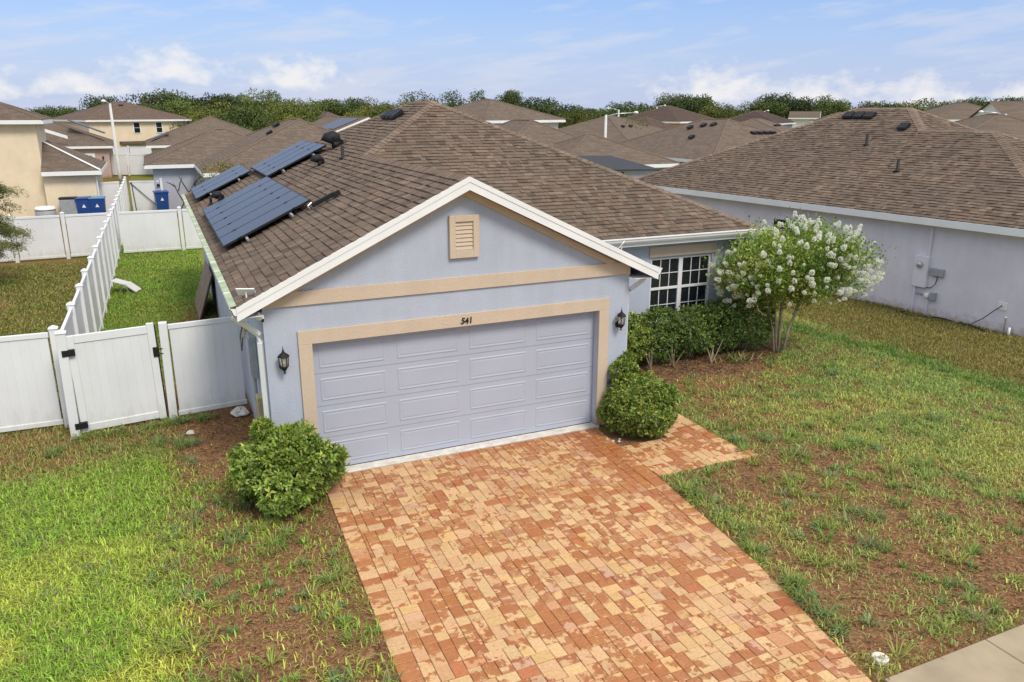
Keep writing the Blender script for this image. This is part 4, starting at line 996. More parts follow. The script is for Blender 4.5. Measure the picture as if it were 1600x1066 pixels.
t = on_wall('hose_bib', .08, 0, 'white standpipe and hose tap at the foot of the lavender wall', 'tap'); MB().tube([(-.12, .08, -.05), (-.12, .08, .42), (-.2, .05, .44)], .025, 8).build('pipe', M['white'], t, True); MB().tube([(-.18, -.08, -.05), (-.18, -.08, .2)], .03, 8).build('stub', M['white'], t, True)
hp = []
for i in range(60):
    s_ = i/59; hp.append(MN @ Vector((.1-.18*math.sin(s_*7)-.1*math.sin(s_*23), 2.75-2.25*s_+.18*math.sin(s_*19), .03+.02*math.sin(s_*31))))
tag(MB().tube(hp, .017, 6).build('garden_hose', M['rubber'], None, True), 'black hose snaking along the foot of the lavender wall', 'hose')

# ------------------------------------------------------------------ houses behind
def hip_roof(parent, x0, x1, y0, y1, ze, s, gable=None, color=None, base=-.3, wall=None, ov=.4, mat=None, fascia=True):
    W, D = x1-x0, y1-y0; mb = MB(); E = [(x0, y0, ze), (x1, y0, ze), (x1, y1, ze), (x0, y1, ze)]
    r = min(W, D)/2; zr_ = ze+s*r
    if W > D: a, b = Vector((x0+r, (y0+y1)/2, zr_)), Vector((x1-r, (y0+y1)/2, zr_))
    else: a, b = Vector(((x0+x1)/2, y0+r, zr_)), Vector(((x0+x1)/2, y1-r, zr_))
    if gable:
        if W > D: a.x = x0; b.x = x1
        else: a.y = y0; b.y = y1
    a, b = tuple(a), tuple(b)
    if W > D: fs = [(E[0], E[1], b, a), (E[1], E[2], b), (E[2], E[3], a, b), (E[3], E[0], a)]
    else: fs = [(E[3], E[0], a, b), (E[0], E[1], a), (E[1], E[2], b, a), (E[2], E[3], b)]
    wallg = MB()
    for f in fs:
        if gable and len(f) == 3: wallg.poly([(p[0]+(ov*.6 if p[0] == x0 else -ov*.6 if p[0] == x1 else 0)*(W > D), p[1]+(ov*.6 if p[1] == y0 else -ov*.6 if p[1] == y1 else 0)*(W <= D), p[2]-.03) for p in f])
        else: mb.poly(f)
    o = mb.build('roof', mat or M['far_roof'], parent)
    if color: o.color = (*color, 1)
    if fascia:
        fm = MB(); t = .02; zz0, zz1 = ze-.20, ze-.01
        sides = ((x0, x1, y0, y0+t), (x0, x1, y1-t, y1), (x0, x0+t, y0+t, y1-t), (x1-t, x1, y0+t, y1-t))
        for q in sides: fm.box(*q, zz0, zz1)
        fm.box(x0+t, x1-t, y0+t, y1-t, zz0+.02, zz0+.03)
        fm.build('fascia', M['white'], parent)
    if gable:
        for (p, q) in ((E[0], a), (E[1], a) if W <= D else (E[3], a)):
            p, q = Vector(p), Vector(q); dv = Vector((0, -.03, 0)) if W <= D else Vector((-.03, 0, 0))
            MB().prism([p+Vector((0, 0, .02)), q+Vector((0, 0, .02)), q+Vector((0, 0, -.22)), p+Vector((0, 0, -.22))], dv).build('rake_board', M['white'], parent)
    if wall:
        wm = MB(); wm.box(x0+ov, x1-ov, y0+ov, y1-ov, base, ze-.10); wm.v += wallg.v
        b0 = 8
        for f in wallg.f: wm.f.append(tuple(b0+i for i in f))
        wm.build('wall', wall, parent)
    # ridge caps as a slim raised strip along the hip and ridge lines
    cm = MB()
    segs = [(a, b)] + ([] if gable else ([(E[0], a), (E[3], a), (E[1], b), (E[2], b)] if W > D else [(E[0], a), (E[1], a), (E[2], b), (E[3], b)]))
    for p, q in segs:
        p, q = Vector(p), Vector(q)
        if (q-p).length > .2: cm.tube([p+Vector((0, 0, .0)), q+Vector((0, 0, .0))], .06, 4)
    co = cm.build('ridge_cap', M['cap'], parent); co.color = (.85, .85, .85, 1)
    if not co.data.color_attributes: set_tint(co.data, [(1, 1, 1)]*len(co.data.vertices))
    return zr_
def bvents(parent, pts, s, axis):
    """black vents; axis: 'x-','y-' the downhill direction"""
    rot = {'y-': Matrix.Rotation(math.atan(s), 4, 'X'), 'x-': Matrix.Rotation(-math.atan(s), 4, 'Y') @ Matrix.Rotation(math.pi/2, 4, 'Z')}[axis]
    for p in pts: roof_vent(parent, Matrix.Translation(p) @ rot, .42)
def window(parent, x, z, w, h, y):
    f = MB().box(x-w/2-.08, x+w/2+.08, y-.06, y-.004, z-h/2-.08, z+h/2+.08).build('window', M['white'], parent)
    MB().box(x-w/2, x+w/2, y-.07, y-.062, z-h/2, z+.0-.02).build('pane', M['glass'], f); MB().box(x-w/2, x+w/2, y-.07, y-.062, z+.02, z+h/2).build('pane', M['glass'], f)
def house_at(label, loc, name='house'): return empty(name, (loc[0], loc[1], 0), R(loc[2]) if len(loc) > 2 else 0, label, 'house')
# A: yellow two-storey with a lean-to wing
h = house_at('yellow two storey house with blue bins beside its low wing at left', (-9.3, 33.9))
hip_roof(h, -13, .42, .0, 4.6, 5.0, .40, wall=M['yellow'], color=(.95, .92, .92))
wg = MB(); wx0, wx1, wy0, wy1, we = .02, 2.62, -.35, 7.0, 2.55
wg.poly([(wx0, wy0, we), (wx1, wy0, we), (wx0, wy0+2.5, we+1.35)]); wg.poly([(wx1, wy0, we), (wx1, wy1, we), (wx0, wy1-2.5, we+1.35), (wx0, wy0+2.5, we+1.35)])
wg.build('wing_roof', M['far_roof'], h); MB().box(wx0, wx1, wy0-.02, wy0, we-.2, we).box(wx1, wx1+.02, wy0, wy1, we-.2, we).build('fascia', M['white'], h)
MB().tube([(wx1, wy0, we+.03), (wx0+.05, wy0+2.45, we+1.36)], .05, 4).build('hip_flashing', M['white'], h)
MB().box(.03, 2.3, .0, 6.6, -.3, we-.02).build('wing_wall', M['yellow'], h)
MB().tube([(2.36, -.04, -.1), (2.36, -.04, 2.3)], .04, 4).build('downspout', M['white'], h)
t = empty('air_conditioner', (-8.28, 33.3, 0), 0, 'grey air conditioner unit beside the yellow wing', 'air conditioner'); MB().bbox(-.38, .38, -.35, .35, .05, 1.25, .03).build('cabinet', M['galv'], t); MB().bbox(-.4, .4, -.37, .37, 1.26, 1.32, .01).build('top_grille', M['black'], t)
for i in range(10): MB().box(-.34, .34, -.358, -.351, .14+i*.11, .22+i*.11).build('louvre', M['galv'], t)
t = empty('water_tank', (-9.3, 33.0, 0), 0, 'round grey tank with pale lid behind the left fence', 'tank'); MB().lathe([(.45, 0), (.46, .75), (.42, .8)], 20).build('drum', M['galv'], t, True); MB().lathe([(.48, .801), (.48, .86), (.4, .95), (.01, .97)], 20).build('lid', M['white'], t, True)
def wheelie(loc, rz, label, lid, group=None):
    t = empty('wheeled_bin', loc, rz, label, 'bin', group); t.scale = (1.1, 1.1, 1.22)
    mb = MB(); a, b, hh = .24, .30, 1.0; mb.v = [(-a, -a, .06), (a, -a, .06), (a, a, .06), (-a, a, .06), (-b, -b-.03, hh), (b, -b-.03, hh), (b, b, hh), (-b, b, hh)]
    mb.f = [(3, 2, 1, 0), (4, 5, 6, 7), (0, 1, 5, 4), (1, 2, 6, 5), (2, 3, 7, 6), (3, 0, 4, 7)]; mb.build('body', M['bin'], t)
    MB().bbox(-b-.03, b+.03, -b-.06, b+.05, hh+.002, hh+.075, .02).build('lid', M['binlid'] if lid else M['bin'], t); MB().tube([(-.25, b+.09, hh-.04), (.25, b+.09, hh-.04)], .018, 8).build('handle', M['bin'], t)
    for s_ in (-1, 1): MB().lathe([(.001, -.02), (.11, -.02), (.11, .02), (.001, .02)], 14, m=Matrix.Translation((s_*.25, .26, .11)) @ Matrix.Rotation(math.pi/2, 4, 'Y')).build('wheel', M['rubber'], t)
    MB().prism([(-.08, -b+.005, .68), (.08, -b+.005, .68), (0, -b-.005, .82)], (0, -.012, 0)).build('emblem', M['white'], t)
wheelie((-7.62, 33.2, 0), .05, 'blue wheeled bin with dark lid beside the air conditioner', False, 'blue bins')
wheelie((-7.0, 33.15, 0), -.05, 'blue wheeled bin with pale blue lid at the yellow wing corner', True, 'blue bins')
wheelie((-4.05, 35.0, 0), .1, 'blue wheeled bin standing before the far white gate', False, 'blue bins')
# B: pink beige house with garage door and rooftop solar
h = house_at('pink beige house with garage door and dark solar roof behind the yellow house', (-7.6, 63.9))
hip_roof(h, -10, .5, -.4, 9.5, 2.6, .42, wall=M['pink'])
f = MB().box(-3.9, -.95, -.08, -.004, 0, 2.0).build('garage_door', M['white'], h); MB().box(-3.7, -1.15, -.1, -.082, 0, 1.85).build('panel', M['pink'], f)
MB().box(-3.2, -.4, 0, 2.4, -.02, .03, Matrix.Translation((.3, 1.2, 3.4)) @ Matrix.Rotation(.40, 4, 'Y')).build('solar_panel', M['solar'], h)
MB().prism([(-6.4, -.6, 4.8), (-2.7, -.6, 3.45), (-2.7, -.6, 3.2), (-6.4, -.6, 4.55)], (0, .1, 0)).build('rake_board', M['white'], h)
MB().bbox(-.42, -.3, -.12, -.002, 1.5, 1.75, .01).build('wall_lamp', M['black'], h)
# C: cream two-storey
h = house_at('cream two storey house with two sash windows at the end of the alley', (-4.9, 86.5, 24))
hip_roof(h, -5.9, 5.6, -.5, 9.5, 4.46, .36, wall=M['cream'], color=(.92, .85, .85))
window(h, -.55, 3.6, .62, 1.05, -.1); window(h, 1.9, 3.6, .62, 1.05, -.1)
MB().box(-2.6, .3, -.8, -.104, 1.95, 2.2).build('awning', M['far_roof'], h)
f = MB().box(-1.9, -.2, -.16, -.104, .3, 1.75).build('sliding_door', M['white'], h); MB().box(-1.82, -1.1, -.17, -.162, .35, 1.65).build('pane', M['glass'], f); MB().box(-1.0, -.28, -.17, -.162, .35, 1.65).build('pane', M['glass'], f)
roof_vent(h, Matrix.Translation((-.4, 3.6, 4.46+.36*4.0)), .5)
# D1: grey house just behind
h = house_at('pale grey house with stepped front and wide hip roof behind the side yard', (0, 30.0))
hip_roof(h, -2.2, 8.8, -1.6, 12, 2.65, .42, wall=M['paleblue'])
hip_roof(h, -4.7, 4.0, 5.4, 13.6, 2.648, .42, wall=M['paleblue'])
bvents(h, [(2.35, 5.6, 4.6), (2.35, 6.2, 4.6), (1.6, 3.2, 4.25)], .42, 'x-')
# D2
h = house_at('tan house with solar edge on its hip roof farther down the alley', (0, 62))
hip_roof(h, -4.6, 6.6, -.6, 11, 2.65, .40, wall=M['tan'])
MB().box(-2.0, 1.8, 0, 1.5, 0, .05, Matrix.Translation((-2.7, 2.8, 3.6)) @ Matrix.Rotation(-.38, 4, 'Y') @ Matrix.Rotation(math.pi/2, 4, 'Z')).build('solar_panel', M['solar'], h)
# E and the white gable with panels
h = house_at('far white house with dark roof left of the main ridge', (19.2, 104.0, 24)); hip_roof(h, -2.1, 2.1, -2, 6, 4.1, .5, wall=M['offwhite'], color=(.8, .75, .75)); window(h, -.6, 3.4, .5, .6, -1.6)
h = house_at('white gabled house with solar panels on its roof behind the main ridge', (15.0, 66.2, 10)); hip_roof(h, -3.6, 3.4, -1.0, 10, 3.5, .36, gable=True, wall=M['offwhite'])
MB().box(-3.3, -.5, .4, 4.6, 0, .05, Matrix.Translation((.0, 0, 4.80)) @ Matrix.Rotation(-.345, 4, 'Y')).build('solar_panel', M['solar'], h)
# H1..: right of the ridge
h = house_at('two storey off white house peeking over the right side of the main ridge', (21.2, 46.0, 18)); hip_roof(h, -5, 3.2, -3, 6, 4.75, .36, wall=M['offwhite'])
h = house_at('grey house with low front wing and black patio screen behind the main roof', (16.8, 31.0)); hip_roof(h, -4.8, 4.8, -3.0, 9, 2.65, .46, wall=M['paleblue']); hip_roof(h, -2, 5.4, -5.9, 1.2, 2.648, .42, wall=M['paleblue'])
bvents(h, [(-2.0, -1.0, 3.62), (-1.2, -1.0, 3.62)], .46, 'y-')
t = empty('patio_screen', (17.9, 22.0, 0), 0, 'black screened patio roof beyond the right hip of the main roof', 'patio screen')
pr_ = MB(); pr_.prism([(-5.4, -1.7, 2.85), (-.2, -1.7, 2.70), (-.2, 3.0, 3.12), (-5.4, 3.0, 3.2)], (0, 0, .05)); pr_.build('roof_mesh', M['screen'], t)
for p in ((-4.3, -1.6), (-.3, -1.6), (-2.3, -1.6), (-.3, 4.5)): MB().box(p[0]-.05, p[0]+.05, p[1]-.05, p[1]+.05, 0, 2.7).build('post', M['screen'], t)
h = house_at('brown roofed house behind the street lamp right of centre', (39.0, 60.0, 28)); hip_roof(h, -7, 7, -6, 6.5, 2.6, .36, wall=M['tan']); bvents(h, [(-2.4, -2.6, 3.9), (-.9, -2.6, 3.9)], .36, 'y-')
h = house_at('wide brown hip roofed house with four black vents between the two main roofs', (30.6, 32.0)); hip_roof(h, -5.6, 5.4, -6.0, 7.5, 2.65, .40, wall=M['paleblue'])
bvents(h, [(-1.6, 1.5, 4.30), (-1.2, .6, 4.45), (-1.0, -.2, 4.5), (-3, -.6, 3.75)], .40, 'x-'); bvents(h, [(.3+i*.5, -2.6, 4.02) for i in range(4)], .40, 'y-')
h = house_at('orange walled two storey house with dark roof among the trees', (60.5, 79.0, 24)); hip_roof(h, -6, 5, -4, 6, 4.05, .38, wall=M['orange'], color=(.62, .55, .58)); window(h, -2.2, 3.3, .5, .7, -3.6)
h = house_at('small dark roofed house left of the orange house', (47.6, 66.0, 24)); hip_roof(h, -3.6, 3.2, -3, 4, 3.2, .42, wall=M['tan'], color=(.68, .6, .62))
h = house_at('dark roofed two storey house beyond the four black vents', (76.5, 80.5, 36)); hip_roof(h, -6.2, 6, -3.5, 5, 3.7, .38, wall=M['paleblue'], color=(.5, .45, .5))
h = house_at('brown roofed house with three vents left of the neighbour ridge', (56.5, 57.5, 40)); hip_roof(h, -8.0, 7, -4.5, 6, 2.75, .34, wall=M['offwhite']); bvents(h, [(-2+i*1.6, -1.4, 3.85) for i in range(3)], .34, 'y-')
h = house_at('tiny white gabled house at the foot of the distant trees', (98.0, 94.0, 44)); hip_roof(h, -2, 2, -2, 3, 4.2, .5, gable=True, wall=M['offwhite'])
h = house_at('distant dark roofed house just left of the neighbour ridge', (83.0, 72.0, 44)); hip_roof(h, -5, 6, -3, 4, 4.0, .34, wall=M['offwhite'], color=(.7, .66, .68))
h = house_at('two storey house with pale hip roof right of the neighbour ridge', (74.5, 47.5, 55)); hip_roof(h, -6, 6.5, -4, 5, 4.55, .36, wall=M['offwhite'])
h = house_at('brown roofed house with two black vents at the right edge behind the neighbour', (49.5, 25.0, 58)); hip_roof(h, -6, 8, -5.0, 7, 3.0, .36, wall=M['tan']); bvents(h, [(-1.4, -1.7, 4.18), (.6, -1.7, 4.18)], .36, 'y-')
h = house_at('white gabled house at the far right edge below the big trees', (72.0, 36.0, 60)); hip_roof(h, -3.0, 5, -3, 6, 4.6, .4, gable=True, wall=M['offwhite'])

# ------------------------------------------------------------------ street lamps
def street_lamp(loc, hgt, label, arm=(1, 0)):
    t = empty('street_lamp', (loc[0], loc[1], 0), 0, label, 'street lamp', 'street lamps')
    MB().tube([(0, 0, -.1), (0, 0, .8), (0, 0, hgt)], [.15, .13, .09], 10).build('pole', M['offwhite'], t, True)
    a = Vector((arm[0], arm[1], 0)); MB().tube([(0, 0, hgt-.12), tuple(a*.6+Vector((0, 0, hgt+.08))), tuple(a*1.5+Vector((0, 0, hgt+.16)))], [.05, .04, .035], 8).build('arm', M['alu'], t, True)
    MB().lathe([(.02, -.1), (.17, -.05), (.19, .02), (.12, .09), (.02, .12)], 12, tuple(a*1.6+Vector((0, 0, hgt+.16)))).build('lamp_head', M['white'], t, True)
street_lamp((-6.75, 59.5), 5.95, 'pale street lamp pole standing in the alley before the cream house', (-.25, -.2)); street_lamp((27.9, 42.7), 5.1, 'white lamp pole behind the right hip of the main roof', (1.3, -.6))
street_lamp((50.9, 78.2), 5.5, 'thin distant lamp pole left of the white lamp pole', (-.8, .3)); street_lamp((62.0, 86.0), 5.9, 'distant lamp pole above the orange house', (.7, -.2)); street_lamp((83.0, 88.0), 5.2, 'small distant lamp pole before the trees right of centre', (.6, 0))
street_lamp((60.0, 33.0), 5.15, 'short white lamp pole right of the neighbour roof', (-1.2, .5))

# ------------------------------------------------------------------ foliage tools
def unit(v): return v/np.maximum(np.linalg.norm(v, axis=-1, keepdims=True), 1e-9)
def leaves(pos, dirs, nrm, L_, W_, tint, fold=.25):
    """rhombic folded leaves: pos base, dirs tip direction, nrm upper face"""
    n = len(pos); side = unit(np.cross(dirs, nrm)); nr = unit(np.cross(side, dirs)); L_ = np.broadcast_to(L_, n)[:, None]; W_ = np.broadcast_to(W_, n)[:, None]
    a = pos; mid = pos+dirs*L_*.5; b = mid+side*W_*.5+nr*W_*fold; c = mid-side*W_*.5+nr*W_*fold; t = pos+dirs*L_-nr*L_*.1
    V = np.stack([a, b, t, c], 1).reshape(-1, 3); I = np.arange(n)*4
    F = np.concatenate([np.stack([I, I+1, I+2], 1), np.stack([I, I+2, I+3], 1)]); T = np.repeat(tint, 4, axis=0)
    return V, F, T
def join(parts):
    V, F, T, o = [], [], [], 0
    for v, f, t in parts: V.append(v); F.append(f+o); T.append(t); o += len(v)
    return np.concatenate(V), np.concatenate(F), np.concatenate(T)
def rnd_unit(n): return unit(RNG.normal(size=(n, 3)))
def pal(n, cols, jit=.15):
    cols = np.array(cols); c = cols[RNG.integers(0, len(cols), n)]; return c*(1+jit*RNG.normal(size=(n, 1)))*(1+.04*RNG.normal(size=(n, 3)))
def shrub(name, loc, label, rx, ry, rz_, cols, n_ros=1500, leaf=(.058, .027), spikes=8, group=None, zc=None, stems=6, lump_=.14, bare=0.0, tops=(), low=-.55):
    """evergreen shrub: whorls of leaves over a lumpy dome, inner leaves and a few stems"""
    t = empty(name, loc, 0, label, 'shrub', group); zc = zc or rz_*.88; lump_ *= 1.4
    def surf(n, depth=0.0):
        d = rnd_unit(n); d = d[d[:, 2] > low]
        ph = np.arctan2(d[:, 1], d[:, 0]); r = 1+lump_*(np.sin(ph*3+loc[0]*5)*np.cos(d[:, 2]*4+loc[1]*3)+.8*(vnoise(d[:, 0]*2.6+9+loc[0], d[:, 2]*2.6+d[:, 1]*2.6+loc[1])-.5)*2)
        r = r*(1-depth*RNG.random(len(d)))
        return d*r[:, None]*np.array([rx, ry, rz_])+np.array([0, 0, zc]), d
    P, D = surf(n_ros, .18)
    if tops:
        ex = []; ed = []
        for (x, y, z0, z1, rr) in tops:
            m_ = 150; q = rnd_unit(m_)*np.array([rr, rr, (z1-z0)/2])+np.array([x, y, (z0+z1)/2]); ex.append(q); ed.append(unit(rnd_unit(m_)+np.array([0, 0, .7])))
        P = np.concatenate([P]+ex); D = np.concatenate([D]+ed)
    P = P[P[:, 2] > .05*rz_] if False else P
    k = 8; n = len(P); base = np.repeat(P, k, 0); ax = unit(D*np.array([1, 1, .8])+np.array([0, 0, .45])+.35*RNG.normal(size=D.shape)); ax = np.repeat(ax, k, 0)
    dirs = unit(ax*RNG.uniform(.15, .8, (len(base), 1))+rnd_unit(len(base))*.9); nr = unit(ax+.3*RNG.normal(size=ax.shape))
    tone = np.repeat(pal(n, cols, .16), k, 0)*(1+.10*RNG.normal(size=(len(base), 1)))
    a = leaves(base+dirs*.006, dirs, nr, leaf[0]*RNG.uniform(.7, 1.2, len(base)), leaf[1]*RNG.uniform(.8, 1.2, len(base)), np.clip(tone, .005, 1))
    Q, E_ = surf(int(n_ros*1.6), .75); d2 = unit(E_+rnd_unit(len(E_))*.9)
    b = leaves(Q, d2, unit(E_+np.array([0, 0, .6])), leaf[0]*1.15, leaf[1]*1.25, np.clip(pal(len(Q), cols, .14), .005, 1)*.9)  # inner leaves tinted darker: occlusion inside the shrub put into their colour
    V, F, T = join([a, b]); keep = V[F].reshape(len(F), -1)[:, 2::3].min(1) > .01
    obj('foliage', mesh_np('foliage', V, F[keep], T), M['leaf'], t)
    for i in range(stems):
        an = 2*math.pi*(i+random.random()*.6)/stems; sp = random.uniform(.25, .7)
        p = [(.05*math.cos(an), .05*math.sin(an), -.03), (rx*sp*.45*math.cos(an), ry*sp*.45*math.sin(an), zc*.5), (rx*sp*math.cos(an), ry*sp*math.sin(an), zc*1.15)]
        MB().tube(p, [.016, .012, .006], 6).build('stem', M['palebark'], t, True)
    return t
G1 = [(.24, .34, .055), (.30, .40, .07), (.40, .48, .10), (.14, .215, .035)]
G2 = [(.20, .28, .045), (.28, .365, .065), (.13, .20, .034), (.38, .43, .09)]
G3 = [(.12, .195, .04), (.165, .25, .05), (.23, .32, .065), (.085, .14, .032)]
shrub('round_shrub', (-3.02, -.62, 0), 'bushy bright green shrub at the left end of the driveway by the garage corner', .76, .70, .56, G1, 1350, (.085, .036), tops=((-.28, .12, .9, 1.22, .12), (.02, -.05, .95, 1.12, .14), (-.62, -.12, .35, .72, .14), (.6, -.1, .3, .7, .14)), low=-.9)
shrub('round_shrub', (3.02, -.52, 0), 'clipped round green shrub at the right garage corner beside the walkway', .68, .62, .54, G2, 1700, (.062, .029), tops=((-.1, .38, .85, 1.2, .24), (.02, .5, .95, 1.3, .15)), low=-.9, lump_=.08)
hx = [3.75, 4.55, 5.4, 6.25, 7.1, 7.85]; lab = ['leftmost hedge shrub, against the garage side wall', 'second hedge shrub from the garage, lighter leaves', 'hedge shrub with bare stems under the left window sash', 'hedge shrub under the right window sash', 'dark hedge shrub right of the window', 'last dark hedge shrub, behind the flowering tree stems']
for i, x in enumerate(hx):
    shrub('hedge_shrub', (x, 2.42-.03*(i % 2), .07), lab[i], .66, .52, .58+.03*(i % 3), G2 if i < 2 else G3, 900, (.055, .027), group='hedge shrubs below the front window', stems=5, zc=.64+.04*(i > 3), low=-.95, lump_=.10)
# forked bare stems in front of the hedge
for (x, y, lb) in ((4.95, 1.95, 'low bare forked stems at the foot of the hedge, left'), (5.55, 1.98, 'low bare forked stems at the foot of the hedge, middle'), (6.5, 1.9, 'fan of bare stems at the foot of the hedge, right')):
    t = empty('bare_stems', (x, y, .05), 0, lb, 'stems', 'bare stems before the hedge')
    for k in range(6):
        an = random.uniform(0, 6.28); sp = random.uniform(.08, .3)
        MB().tube([(0, 0, 0), (sp*.4*math.cos(an), sp*.4*math.sin(an), .2), (sp*math.cos(an), sp*math.sin(an), random.uniform(.35, .6))], [.014, .011, .006], 5).build('stem', M['palebark'], t)
t = empty('strappy_plant', (7.1, 1.72, .06), 0, 'small pale strap leaved plant at the edge of the mulch bed', 'plant')
n = 42; an = RNG.uniform(0, 6.28, n); d_ = unit(np.stack([np.cos(an), np.sin(an), RNG.uniform(.4, 1.6, n)], 1)); V, F, T = leaves(RNG.normal(size=(n, 3))*[.22, .08, 0], d_, unit(np.cross(d_, rnd_unit(n))), RNG.uniform(.2, .4, n), .035, pal(n, [(.22, .27, .07), (.30, .30, .10)]))
obj('foliage', mesh_np('foliage', V, F, T), M['leaf'], t)

# crape myrtle with white flower heads
def crape_myrtle():
    t = empty('crape_myrtle', (8.45, 1.95, .05), 0, 'small multi-stemmed tree covered in white blossom right of the window', 'tree')
    tips = []; rng = random.Random(5)
    stems = [(-.35, .05), (-.12, -.1), (.12, .15), (.38, -.05), (.62, .1), (-.02, .2)]
    twigs = MB()
    for i, (dx, dy) in enumerate(stems):
        b = Vector((dx*.3, dy*.3, -.05)); m1 = Vector((dx*.55, dy*.7, .55)); m2 = Vector((dx*1.05, dy*1.2, 1.15)); m3 = Vector((dx*1.75, dy*2.0, 1.75))
        MB().tube([b, m1, m2, m3], [.032, .027, .022, .014], 8).build('trunk', M['palebark'], t, True)
        for k in range(9):
            a = rng.uniform(0, 6.28); s_ = m2.lerp(m3, rng.random()); e_ = s_+Vector((math.cos(a)*rng.uniform(.5, 1.25), math.sin(a)*rng.uniform(.35, .95), rng.uniform(-.05, .95)))
            twigs.tube([s_, s_.lerp(e_, .5)+Vector((0, 0, .08)), e_], [.011, .007, .003], 5, False); tips.append(e_)
    twigs.build('branch', M['palebark'], t, True)
    tips = np.array([tuple(x) for x in tips])
    # leafy volume: blobs round the branch tips plus fillers inside the umbrella crown
    fill = rnd_unit(130)*RNG.random((130, 1))**.4*np.array([1.85, 1.3, .82])+np.array([.3, 0, 2.1]); fill = fill[(fill[:, 2] > 1.15)]
    fill[:, 2] -= .22*np.maximum(0, np.abs(fill[:, 0]-.35)-.9)
    C_ = np.concatenate([tips, fill]); C_ = C_[(C_[:, 2] > 1.0)]
    n = 160; base = np.repeat(C_, n, 0)+RNG.normal(size=(len(C_)*n, 3))*[.19, .18, .15]
    dirs = unit(rnd_unit(len(base))+np.array([0, 0, .1])); tone = np.repeat(pal(len(C_), [(.17, .28, .04), (.24, .36, .05), (.33, .41, .07), (.12, .21, .03), (.36, .35, .08)], .15), n, 0)
    V, F, T = leaves(base, dirs, unit(rnd_unit(len(base))+np.array([0, 0, 1.2])), RNG.uniform(.055, .095, len(base)), RNG.uniform(.032, .05, len(base)), np.clip(tone*(1+.12*RNG.normal(size=(len(base), 1))), .01, 1))
    obj('foliage', mesh_np('foliage', V, F, T), M['leaf'], t)
    # flower heads: short conical panicles at the outer tips; each one a part
    ctr = np.array([.3, 0, 1.9]); sh = rnd_unit(640); sh = sh[sh[:, 2] > -.6][:360]; rad = 1.03+.10*(vnoise(sh[:, 0]*3+5, sh[:, 2]*3+sh[:, 1]*2)-.5)*2; out = ctr+np.array([0, 0, .12])+sh*rad[:, None]*RNG.uniform(.93, 1.1, (len(sh), 1))*[1.8, 1.35, .92]
    out[:, 2] -= .25*np.maximum(0, np.abs(out[:, 0]-.35)-.9)
    protos = []
    for q in range(5):
        m_ = 120; h_ = RNG.random(m_); rad = .075*(1-h_*.65)*RNG.uniform(.6, 1, m_); a = RNG.uniform(0, 6.28, m_); p = np.stack([rad*np.cos(a), rad*np.sin(a), h_*.15-.03], 1)
        Vv, Ff, Tt = leaves(p, unit(p*[1, 1, .4]+rnd_unit(m_)*.05), rnd_unit(m_), .032, .034, pal(m_, [(1, 1, .97), (.97, .95, .85), (1, 1, 1)], .04)); me = mesh_np('flower_head', Vv, Ff, Tt); me.materials.append(M['petal']); protos.append(me)
    for p in out:
        dv = Vector((p-ctr)/[1.6, 1.2, 1.0]).normalized()+Vector((0, 0, .5)); q = p+np.array(dv)*.03+RNG.normal(size=3)*.04
        mt = Matrix.Translation(q) @ dv.to_track_quat('Z', 'Y').to_matrix().to_4x4() @ Matrix.Scale(random.uniform(.4, .85), 4)
        obj('flower_head', random.choice(protos), None, t, mt)
crape_myrtle()

# left neighbour's feathery tree at the picture edge
def feather_tree():
    t = empty('feathery_tree', (-9.75, 18.6, 0), 0, 'feathery olive green tree over the fence at the left edge', 'tree')
    MB().tube([(-.3, 0, -.1), (-.15, 0, 1.0), (0, 0, 2.2), (.1, .1, 3.0)], [.13, .11, .08, .04], 9).build('trunk', M['bark'], t, True)
    br = MB(); parts = []
    for i in range(64):
        a = random.uniform(0, 6.28); z = random.uniform(.9, 3.5); s_ = Vector((0, 0, z)); r = random.uniform(.6, 1.75)*(1.0 if z < 2.6 else .7); e_ = s_+Vector((math.cos(a)*r, math.sin(a)*r, random.uniform(-.25, .65)))
        mdl = s_.lerp(e_, .5)+Vector((0, 0, .18)); br.tube([s_, mdl, e_], [.022, .013, .005], 5, False)
        for k in range(9):
            f = random.uniform(.35, 1.0); c = (s_.lerp(mdl, f*2) if f < .5 else mdl.lerp(e_, f*2-1)); dv = Vector((math.cos(a)+random.uniform(-.8, .8), math.sin(a)+random.uniform(-.8, .8), random.uniform(-.5, .25))).normalized(); n = 70
            ss = RNG.random(n); p = np.array(c)+np.outer(ss*.42, np.array(dv))+RNG.normal(size=(n, 3))*.05-np.outer(ss**2*.14, [0, 0, 1])
            dd = unit(np.array(dv)+rnd_unit(n)*.9); parts.append(leaves(p, dd, unit(rnd_unit(n)+[0, 0, 1]), RNG.uniform(.05, .09, n), .022, np.clip(np.repeat(pal(1, [(.12, .155, .04), (.18, .20, .06), (.27, .26, .10)], .15), n, 0)*(1+.12*RNG.normal(size=(n, 1))), .01, 1)))
    br.build('branch', M['bark'], t, True); V, F, T = join(parts); obj('foliage', mesh_np('foliage', V, F, T), M['tree_leaf'], t)
feather_tree()
